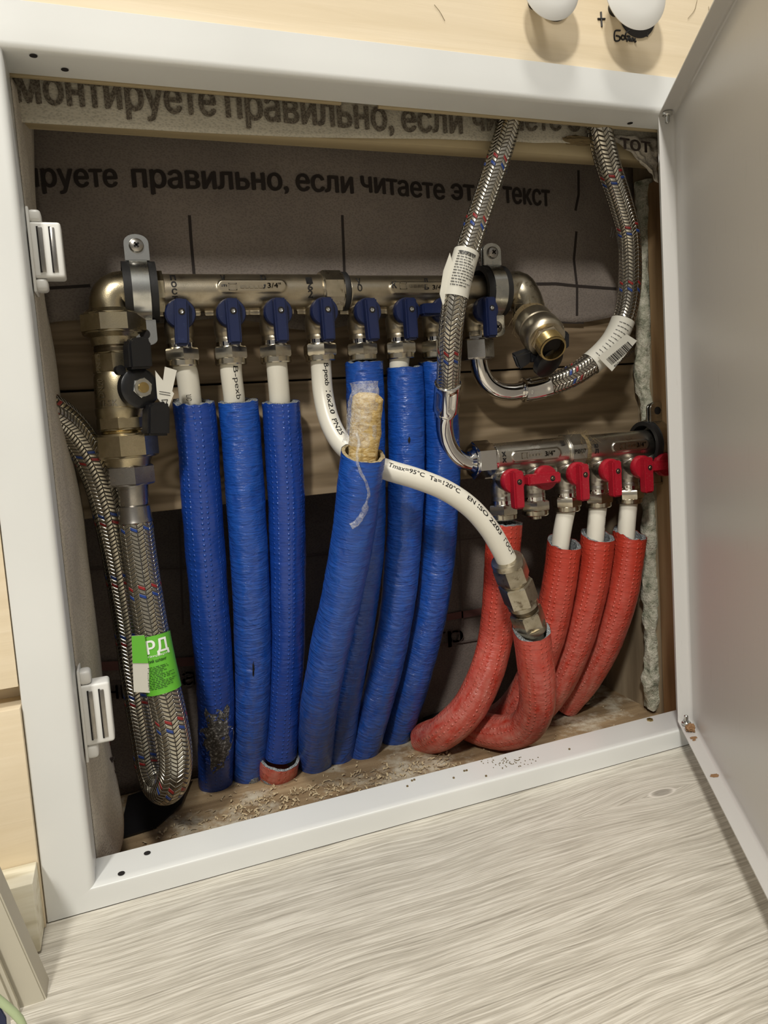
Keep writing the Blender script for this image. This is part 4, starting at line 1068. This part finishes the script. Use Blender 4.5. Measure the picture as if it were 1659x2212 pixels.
text_map(g, 'РД', fn, .03); text_map(g, 'стандарта', lambda u, v: (lambda q: q[0] + (q[2] * math.cos(-.7 + 1.5 * u) + q[3] * -math.sin(-.7 + 1.5 * u)) * .0128)(pC.at(along(pC, 337, 1415) - v * .0012)))
obj('label_logo', g.t(), M['white_ink'], lbl)
g = G(); text_map(g, 'еский шланг', lambda u, v: (lambda q: q[0] + (q[2] * math.cos(-.8 + 1.3 * u) + q[3] * -math.sin(-.8 + 1.3 * u)) * .0128)(pC.at(along(pC, 338, 1424) - v * .0016)), .02)
lines_on(g, pC, along(pC, 339, 1432), lb_ - .004, .0124, -1.0, .9, 14, .0004, 9); obj('label_text', g.t(), M['green_ink'], lbl)
q = [at(x, y, .070) for x, y in ((284, 1374), (312, 1372), (330, 1497), (289, 1495))]
tl = obj('label_tail', prism(q, (0, .0004, 0)), M['paper'], hC, smooth=False)
obj('green_print', prism([q[0] - Y_ * .0004, q[1] - Y_ * .0004, q[1].lerp(q[2], .48) - Y_ * .0004, q[0].lerp(q[3], .48) - Y_ * .0004], (0, .0001, 0)), M['green'], tl, smooth=False)

# =================================================================== PIPES AND SLEEVES
def lab(s, o, c, g_=None): tag(o, s, c, g_); return o
def pipe(pts, label, r=.0080, text=None):
    g, p = tube(pts, r, 32, st=.003); o = obj('water_pipe', g, M['pex']); tag(o, label, 'pipe', 'white plastic water pipes'); return o, p
def nutz(x, zz): return Vector((x, MY, zz))
zb = BZ - .034 - .0165
o, p = pipe([nutz(bx[0], zb), at(402, 800, MY), at(412, 870, .1), at(418, 930, .104)], 'short white pipe leaving the first blue valve from the left')
g = G(); word_tube(g, 'ЛС', p, .022, .027, .008, .0026, .2); obj('printed_text', g.t(), M['ink'], o)
o, p = pipe([nutz(bx[1], zb), at(499, 800, MY), at(506, 860, .099), at(512, 930, .102)], 'short white pipe with black print leaving the second blue valve')
g = G(); word_tube(g, 'B-pexb 1', p, .004, .0330, .008, .0030, -.25, flip=-1); obj('printed_text', g.t(), M['ink'], o)
o, p = pipe([nutz(bx[2], zb), at(599, 800, MY), at(604, 860, .099), at(608, 930, .102)], 'short plain white pipe leaving the third blue valve')
o, p = pipe([nutz(bx[5], zb), at(862, 790, MY), at(866, 830, .096)], 'stub of white pipe between the sixth blue valve and its sleeve')
# long pipe: fourth valve -> behind the plugged sleeve -> union fitting -> red sleeve
P4 = [nutz(bx[3], zb), at(694, 800, MY), at(698, 850, .093), at(712, 910, .086), at(740, 960, .076), at(785, 995, .062), at(840, 1016, .052), at(900, 1034, .044), at(960, 1058, .039), at(1015, 1095, .036), at(1055, 1140, .035), at(1082, 1185, .036), at(1097, 1215, .037)]
o, p4 = pipe(P4, 'long white pipe bending from the fourth blue valve across the blue sleeves to a coupling')
g = G()
def wt(body, a, b, xh=.0032, a0=.35, fl=-1): word_tube(g, body, p4, along(p4, *a), along(p4, *b), .008, xh, a0, .02, fl)
wt('B-pexb', (697, 786), (703, 836), .0030, -.2); wt('16x2.0', (705, 850), (717, 900), .0032, -.2); wt('PN25', (722, 912), (740, 945), .0032, -.1)
wt('Tmax=95°C', (842, 1006), (912, 1030), .0028, .15); wt('Ta=120°C', (922, 1033), (988, 1062), .0028, .15); wt('EN', (1002, 1076), (1018, 1088), .0028, .15); wt('ISO', (1024, 1094), (1044, 1114), .0028, .15); wt('2203', (1050, 1118), (1072, 1150), .0028, .15); wt('ГОСТ', (1080, 1163), (1097, 1196), .0028, .1)
obj('printed_text', g.t(), M['ink'], o)
A_ = at(1094, 1207, .0365); B_ = at(1150, 1362, .052); ax = (B_ - A_).normalized(); LL = (B_ - A_).length
k = LL / .060
cf_ = empty('pipe_coupling', B_, 'nickelled compression coupling on the white pipe just above the front red sleeve', 'coupling')
g = G(); hexnut(g, .0138, .004 * k, .0165 * k, A_, ax, 6, .2); lathe(g, [(.0090, 0), (.0124, .0005), (.0130, .002), (.0130, .005)], A_, ax, 36); obj('compression_nut', g.t(), M['dirty'], cf_)
g = G(); hexnut(g, .0140, .0185 * k, .0350 * k, A_, ax, 6, .5); lathe(g, [(.0112, .0163 * k), (.0112, .0190 * k)], A_, ax, 30); lathe(g, [(.0128, .0340 * k), (.0128, .0372 * k)], A_, ax, 36); obj('coupling_body', g.t(), M['dirty'], cf_)
g = G(); lathe(g, [(.0104, .037 * k), (.0108, .0385 * k), (.0104, .0400 * k), (.0108, .0415 * k), (.0104, .0425 * k)], A_, ax, 30); obj('coupling_thread', g.t(), M['thread'], cf_)
g = G(); hexnut(g, .0138, .0420 * k, .0545 * k, A_, ax, 6, .2); lathe(g, [(.0128, .0540 * k), (.0128, .0580 * k), (.0110, .0600 * k), (.008, .0600 * k)], A_, ax, 36); obj('compression_nut', g.t(), M['dirty'], cf_)
o, p = pipe([B_ - ax * .004, B_ + ax * .008, at(1158, 1410, .056), at(1162, 1450, .058)], 'short white pipe between the coupling and the front red sleeve')
zr = RZ - .034 - .0165
for i, lb2 in ((2, 'white pipe below the third red valve'), (3, 'white pipe with faint print below the fourth red valve'), (4, 'white pipe below the fifth red valve, beside the foam')):
    px_ = {2: (1214, 1150, 1206, 1215), 3: (1288, 1130, 1283, 1205), 4: (1354, 1130, 1350, 1200)}[i]
    o, p = pipe([nutz(rx[i], zr), at(px_[0], px_[1], MY), at(px_[2], px_[3], .098)], lb2)
    if i == 3: g = G(); word_tube(g, 'МПа', p, .010, .021, .008, .003, -.7, flip=-1); obj('printed_text', g.t(), M['ink'], o)

def sleeve(pts, r, mat, label, group, hole=.0095, lining='foam_grey', cut=0.0, seed=1, wob=.0006, flat=None, endcap=True, squash=None, name='pipe_sleeve', edge=.0007, phase=None):
    """foam sleeve: skin tube open at its first point, lining ring as its part"""
    p = Path(pts)
    def dsp(q, a, i):
        d = wob * noise.fractal(Vector((q * 28, math.cos(a) * 1.3, math.sin(a) * 1.3 + seed)), 1, 2, 3) + wob * .5 * noise.noise(Vector((q * 260, math.cos(a) * 1.1, math.sin(a) + seed * 3)))
        return d
    P = Path(pts)
    rings = steps(0, P.L, r, .0025)
    g = sweep(P, rings, 56, dsp, (False, True))
    # ragged cut at the mouth
    c, t, n, b = P.at(0)
    for k in range(56):
        a = 2 * math.pi * k / 56 - math.pi
        g.v[k] = g.v[k] - t * (edge * (noise.noise(Vector((math.cos(a) * 3, math.sin(a) * 3, seed))) * 2) + cut * math.cos(a + (seed if phase is None else phase)))
    o = obj(name, g.t(), mat, angle=70); tag(o, label, 'sleeve', group)
    rim = [g.v[k] - (g.v[k] - c).normalized() * .0003 for k in range(56)]; vs = []; fs = []
    for j, (rr_, dz) in enumerate(((None, 0), (.5, -.0002), (1, 0), (1, .020))):
        for k in range(56):
            a = 2 * math.pi * k / 56 - math.pi
            inner = c + (n * math.cos(a) + b * math.sin(a)) * hole
            off = (rim[k] - c).dot(t)
            if j == 0: v = rim[k] + t * .0002
            elif j == 1: v = rim[k].lerp(inner + t * off, .5) - t * .0003
            else: v = inner + t * (off + dz)
            vs.append(v)
    for j in range(3):
        for k in range(56): k2 = (k + 1) % 56; fs.append([j * 56 + k, j * 56 + k2, (j + 1) * 56 + k2, (j + 1) * 56 + k])
    obj('foam_lining', (vs, fs), M[lining], o, angle=60)
    return o, P
BG, RG = 'blue foam pipe sleeves hanging from the upper manifold', 'red foam pipe sleeves hanging from the lower manifold'
def fl(px, py): return atz(px, py, -.0490)
s1o, sp1 = sleeve([at(418, 868, .100), at(427, 950, .104), at(437, 1100, .113), at(448, 1250, .124), at(459, 1400, .138), at(467, 1550, .154), fl(466, 1690)], .0152, M['blue_dots'], 'dimpled blue sleeve, leftmost, with a torn hole showing grey foam near its foot', BG, seed=1, cut=-.0012, edge=.0012)
s2o, sp2 = sleeve([at(514, 866, .099), at(522, 950, .103), at(530, 1080, .111), at(540, 1230, .122), at(546, 1400, .138), at(545, 1550, .155), fl(539, 1672)], .0152, M['blue_crinkle'], 'crinkled blue sleeve, second from the left, with a small rip low down', BG, seed=2)
s3o, sp3 = sleeve([at(607, 868, .099), at(612, 950, .103), at(619, 1080, .111), at(621, 1230, .122), at(620, 1400, .138), at(612, 1540, .153), at(605, 1628, .1625)], .0148, M['blue_dots'], 'dimpled blue sleeve, third from the left, cut off above a red stub', BG, seed=3)
s4o, sp4 = sleeve([at(784, 978, .030), at(777, 1040, .036), at(763, 1150, .050), at(740, 1280, .070), at(712, 1400, .092), at(690, 1520, .118), fl(680, 1648)], .0158, M['blue_crinkle'], 'crinkled blue sleeve leaning in front of the rest, plugged with wrapped wool', BG, seed=4, lining='foam_tan', hole=.0128, cut=-.0025, phase=0)
s5o, sp5 = sleeve([at(786, 782, MY), at(789, 850, .097), at(792, 1000, .104), at(793, 1150, .113), at(782, 1280, .124), at(763, 1400, .137), at(742, 1520, .152), fl(728, 1632)], .0152, M['blue_crinkle'], 'crinkled blue sleeve pushed right up to the fifth valve, behind the plugged one', BG, seed=5)
s6o, sp6 = sleeve([at(874, 793, .096), at(877, 860, .098), at(878, 1000, .104), at(873, 1150, .113), at(861, 1290, .124), at(838, 1420, .139), at(810, 1530, .155), fl(783, 1622)], .0152, M['blue_crinkle'], 'crinkled blue sleeve below the sixth valve, with a tiny nick high up', BG, seed=6)
s7o, sp7 = sleeve([at(944, 780, MY), at(950, 860, .098), at(955, 1000, .106), at(950, 1150, .117), at(937, 1280, .130), at(914, 1390, .144), at(888, 1490, .158), fl(852, 1592)], .0152, M['blue_crinkle'], 'rightmost blue sleeve, standing behind the chrome elbow', BG, seed=7)
# torn foam patches, rips
def tear(path, s0, s1, r, a0, a1, seed, mat, parent, name, n=34, jag=.35, off=.0008):
    rr = random.Random(seed); c_s = (s0 + s1) / 2; c_a = (a0 + a1) / 2; vs = []; 
    for ring in (0, .5, 1):
        for k in range(n):
            th_ = 2 * math.pi * k / n; kk = 1 + jag * noise.noise(Vector((math.cos(th_) * 2.5, math.sin(th_) * 2.5, seed)))
            s = c_s + (s1 - s0) / 2 * math.cos(th_) * kk * ring; a = c_a + (a1 - a0) / 2 * math.sin(th_) * kk * ring
            c, t, nn_, b = path.at(s); vs.append(c + (nn_ * math.cos(a) + b * math.sin(a)) * (r + off + (.0008 * noise.noise(Vector((s * 900, a * 9, seed))) if ring < 1 else -.0006)))
    fs = [[j * n + k, j * n + (k + 1) % n, (j + 1) * n + (k + 1) % n, (j + 1) * n + k] for j in range(2) for k in range(n)]
    return obj(name, (vs, fs), mat, parent, angle=60)
ta, tb = along(sp1, 465, 1512), along(sp1, 470, 1622)
tr_ = tear(sp1, ta, tb, .0152, -.75, .95, 11, M['foam_dark'], s1o, 'torn_patch', jag=.7)
g = G(); rr = random.Random(3)
for k in range(46):
    th_ = rr.uniform(0, 6.28); s = (ta + tb) / 2 + (tb - ta) / 2 * math.cos(th_) * rr.uniform(.9, 1.15) + (.004 if k % 5 == 0 else 0); a = .1 + .85 * math.sin(th_) * rr.uniform(.9, 1.1)
    q = []
    for j in range(4): c, t, nn_, b = sp1.at(s + j * .001 * rr.uniform(-1, 1.4)); aa = a + j * .06 * rr.uniform(-1, 1); q.append(c + (nn_ * math.cos(aa) + b * math.sin(aa)) * (.0158 + .0012 * rr.random() + j * .0002))
    wire(g, q, .0003, 5)
obj('torn_shreds', g.t(), M['blue_dots'], s1o)
tear(sp2, along(sp2, 555, 1412), along(sp2, 549, 1442), .0152, .12, .22, 4, M['dark'], s2o, 'rip', jag=1.0); tear(sp2, along(sp2, 530, 1655), along(sp2, 530, 1668), .0152, -.35, .2, 5, M['foam_grey'], s2o, 'rip')
tear(sp6, along(sp6, 892, 936), along(sp6, 892, 952), .0152, .18, .32, 6, M['dark'], s6o, 'nick')
# clear tape-like fold at foot of the third sleeve and the red stub
so, _ = sleeve([at(604, 1634, .160), at(602, 1645, .162), fl(600, 1668)], .0180, M['red_dots'], 'short red sleeve stub standing on the cavity floor under the third blue sleeve', RG, seed=8, hole=.0152)
# red sleeves
r1o, rp1 = sleeve([at(1091, 1128, .096), at(1086, 1200, .099), at(1080, 1290, .104), at(1070, 1380, .110), at(1048, 1460, .110), at(1012, 1530, .112), at(966, 1576, .124), at(918, 1598, .160)], .0155, M['red_dots'], 'left red sleeve pushed up to the first red valve and bending away at the floor', RG, seed=9)
r2o, rp2 = sleeve([at(1148, 1358, .050), at(1154, 1410, .054), at(1160, 1470, .061), at(1158, 1530, .072), at(1136, 1568, .088), at(1090, 1582, .108), at(1045, 1575, .128), at(1005, 1560, .146)], .0155, M['red_dots'], 'front red sleeve bent like a hook over the floor, joined to the coupling', RG, seed=10, hole=.0118, cut=-.0060, phase=0)
r3o, rp3 = sleeve([at(1219, 1172, .098), at(1211, 1240, .102), at(1197, 1320, .108), at(1175, 1400, .116), at(1143, 1480, .128), at(1100, 1540, .148), at(1060, 1565, .168)], .0155, M['red_dots'], 'red sleeve below the third red valve, running down behind the hooked one', RG, seed=11, cut=-.0042, phase=0, hole=.0112)
r4o, rp4 = sleeve([at(1291, 1156, .098), at(1283, 1230, .102), at(1266, 1310, .108), at(1240, 1400, .118), at(1202, 1480, .132), at(1160, 1535, .152)], .0155, M['red_dots'], 'red sleeve below the fourth red valve, second from the right', RG, seed=12, hole=.0112, cut=-.0036, phase=0)
r5o, rp5 = sleeve([at(1361, 1152, .098), at(1352, 1225, .102), at(1335, 1310, .108), at(1306, 1390, .120), at(1266, 1460, .136), at(1218, 1520, .158)], .0155, M['red_dots'], 'rightmost red sleeve with a ragged cut top, beside the spray foam', RG, seed=13, cut=-.0036, phase=.4, hole=.0112, edge=.0022)

# ---- wrapped wool plug in the leaning sleeve
plug = empty('wool_plug', at(782, 965, .030), 'roll of yellow glass wool in clear film stuffed into the leaning blue sleeve', 'plug')
pp = Path([at(796, 848, .022), at(793, 880, .024), at(790, 920, .027), at(786, 965, .030), at(783, 1000, .032)])
g = sweep(pp, [(0, .001), (.0008, .007), (.0026, .0098)] + steps(.004, pp.L, .0108, .002), 40, lambda q, a, i: .0010 * noise.fractal(Vector((q * 90, math.cos(a) * 2, math.sin(a) * 2)), 1, 2, 4)); obj('wool_roll', g.t(), M['wool'], plug, angle=70)
pf = Path([at(786, 826, .022), at(788, 850, .023), at(786, 900, .026), at(778, 960, .030)])
g = sweep(pf, [(0, .0126)] + steps(.002, pf.L, .0118, .0015), 48, lambda q, a, i: .0016 * noise.fractal(Vector((q * 110, math.cos(a) * 2.2, math.sin(a) * 2.2 + 5)), 1, 2, 4) + (.0030 * max(0, 1 - q / .02) * math.cos(a * 2)) - (.004 * max(0, 1 - q / .014) * abs(math.cos(a))), (False, False)); fo = obj('film_wrap', g.t(), M['film'], plug, angle=70)
g = G(); fpts = [at(x, y, yy) for x, y, yy in ((770, 935, .014), (775, 955, .0125), (771, 985, .0125), (777, 1015, .015), (790, 1040, .018), (796, 1062, .021), (792, 1085, .024), (784, 1110, .027), (770, 1130, .029), (758, 1137, .030))]
sweep(Path(fpts), [(0, .001)] + steps(.002, Path(fpts).L * .72, .0009, .002) + steps(Path(fpts).L * .75, Path(fpts).L, .0021, .002), 14, lambda q, a, i: .0010 * noise.noise(Vector((q * 300, a, 2))), g=g); obj('film_tail', g.t(), M['film'], plug, angle=70)

# ---- drooping valve on the right end of the upper manifold
dv = empty('drain_valve', at(1180, 750, .05), 'open-ended ball valve with black handle drooping off the upper manifold at right', 'valve')
E0 = Vector((.352, MY, BZ - .001)); E1 = at(1120, 628, .093); E2 = at(1140, 672, .083); dv_d = (at(1194, 752, .040) - at(1147, 690, .078)).normalized()
ep = Path([E0, E0 + X_ * .008, at(1118, 622, .095), at(1134, 645, .090), at(1147, 690, .078)])
g = G(); sweep(ep, steps(0, ep.L, .0138, .002), 36, g=g); obj('elbow', g.t(), M['dirty'], dv)
o = at(1147, 690, .078); Lr = (at(1194, 752, .040) - o).length; kk = Lr / .055
g = G(); lathe(g, [(.0142, -.004), (.0150, -.003), (.0148, .006 * kk)], o, dv_d, 36)
for i in range(50):
    a = R.uniform(0, 6.28); x_, y_, z_ = frame_for(dv_d); q = o + dv_d * R.uniform(-.006, .006) + (x_ * math.cos(a) + y_ * math.sin(a)) * .0148
    wire(g, [q, q + Vector([R.gauss(0, .0022) for _ in range(3)]), q + Vector([R.gauss(0, .0035) for _ in range(3)])], .00013, 4)
obj('hemp_sealing', g.t(), M['hemp'], dv)
g = G(); lathe(g, [(.0152, .004 * kk), (.0160, .006 * kk), (.0160, .018 * kk), (.0152, .019 * kk), (.0170, .022 * kk), (.0174, .034 * kk), (.0166, .038 * kk), (.0150, .0400 * kk), (.0100, .0402 * kk)], o, dv_d, 44)
hexnut(g, .0128, .040 * kk, .0445 * kk, o, dv_d, 6, .3); obj('valve_body', g.t(), M['nickel'], dv)
g = G(); e_ = .0440 * kk
pr = [(.0112, e_)]
for i in range(5): pr += [(.0114, e_ + .0004 + i * .0020), (.0106, e_ + .0014 + i * .0020)]
pr += [(.0106, e_ + .0108), (.0092, e_ + .0110), (.0088, e_ - .012)]
lathe(g, pr, o, dv_d, 40, cap=False); obj('brass_outlet', g.t(), M['brass'], dv)
g = G(); lathe(g, [(.0005, e_ + .004), (.0090, e_ + .0039), (.0090, e_ + .0034)], o, dv_d, 30); obj('bore_shade', g.t(), M['dark'], dv)  # dark disc near the mouth, standing in for shade inside the bore
g = G(); hbq = at(1178, 776, .060)
lathe(g, [(.0128, 0), (.0138, .001), (.0138, .006), (.0120, .007)], hbq, Vector((.25, -.75, -.6)), 32)
hq = Vector((.25, -.75, -.6)).normalized()
def wing2(pts): return prism([at(x, y, yy) for x, y, yy in pts], hq * -.0060, .0012)
bm_to_g(wing2([(1112, 770, .058), (1150, 757, .057), (1147, 785, .056), (1124, 801, .056)]), g); bm_to_g(wing2([(1218, 722, .054), (1232, 720, .054), (1232, 750, .053), (1212, 762, .054), (1200, 760, .055), (1205, 735, .055)]), g)
bm_to_g(wing2([(1148, 765, .058), (1190, 765, .058), (1192, 782, .057), (1145, 785, .058)]), g)
obj('butterfly_handle', g.t(), M['black_plastic'], dv, angle=40)
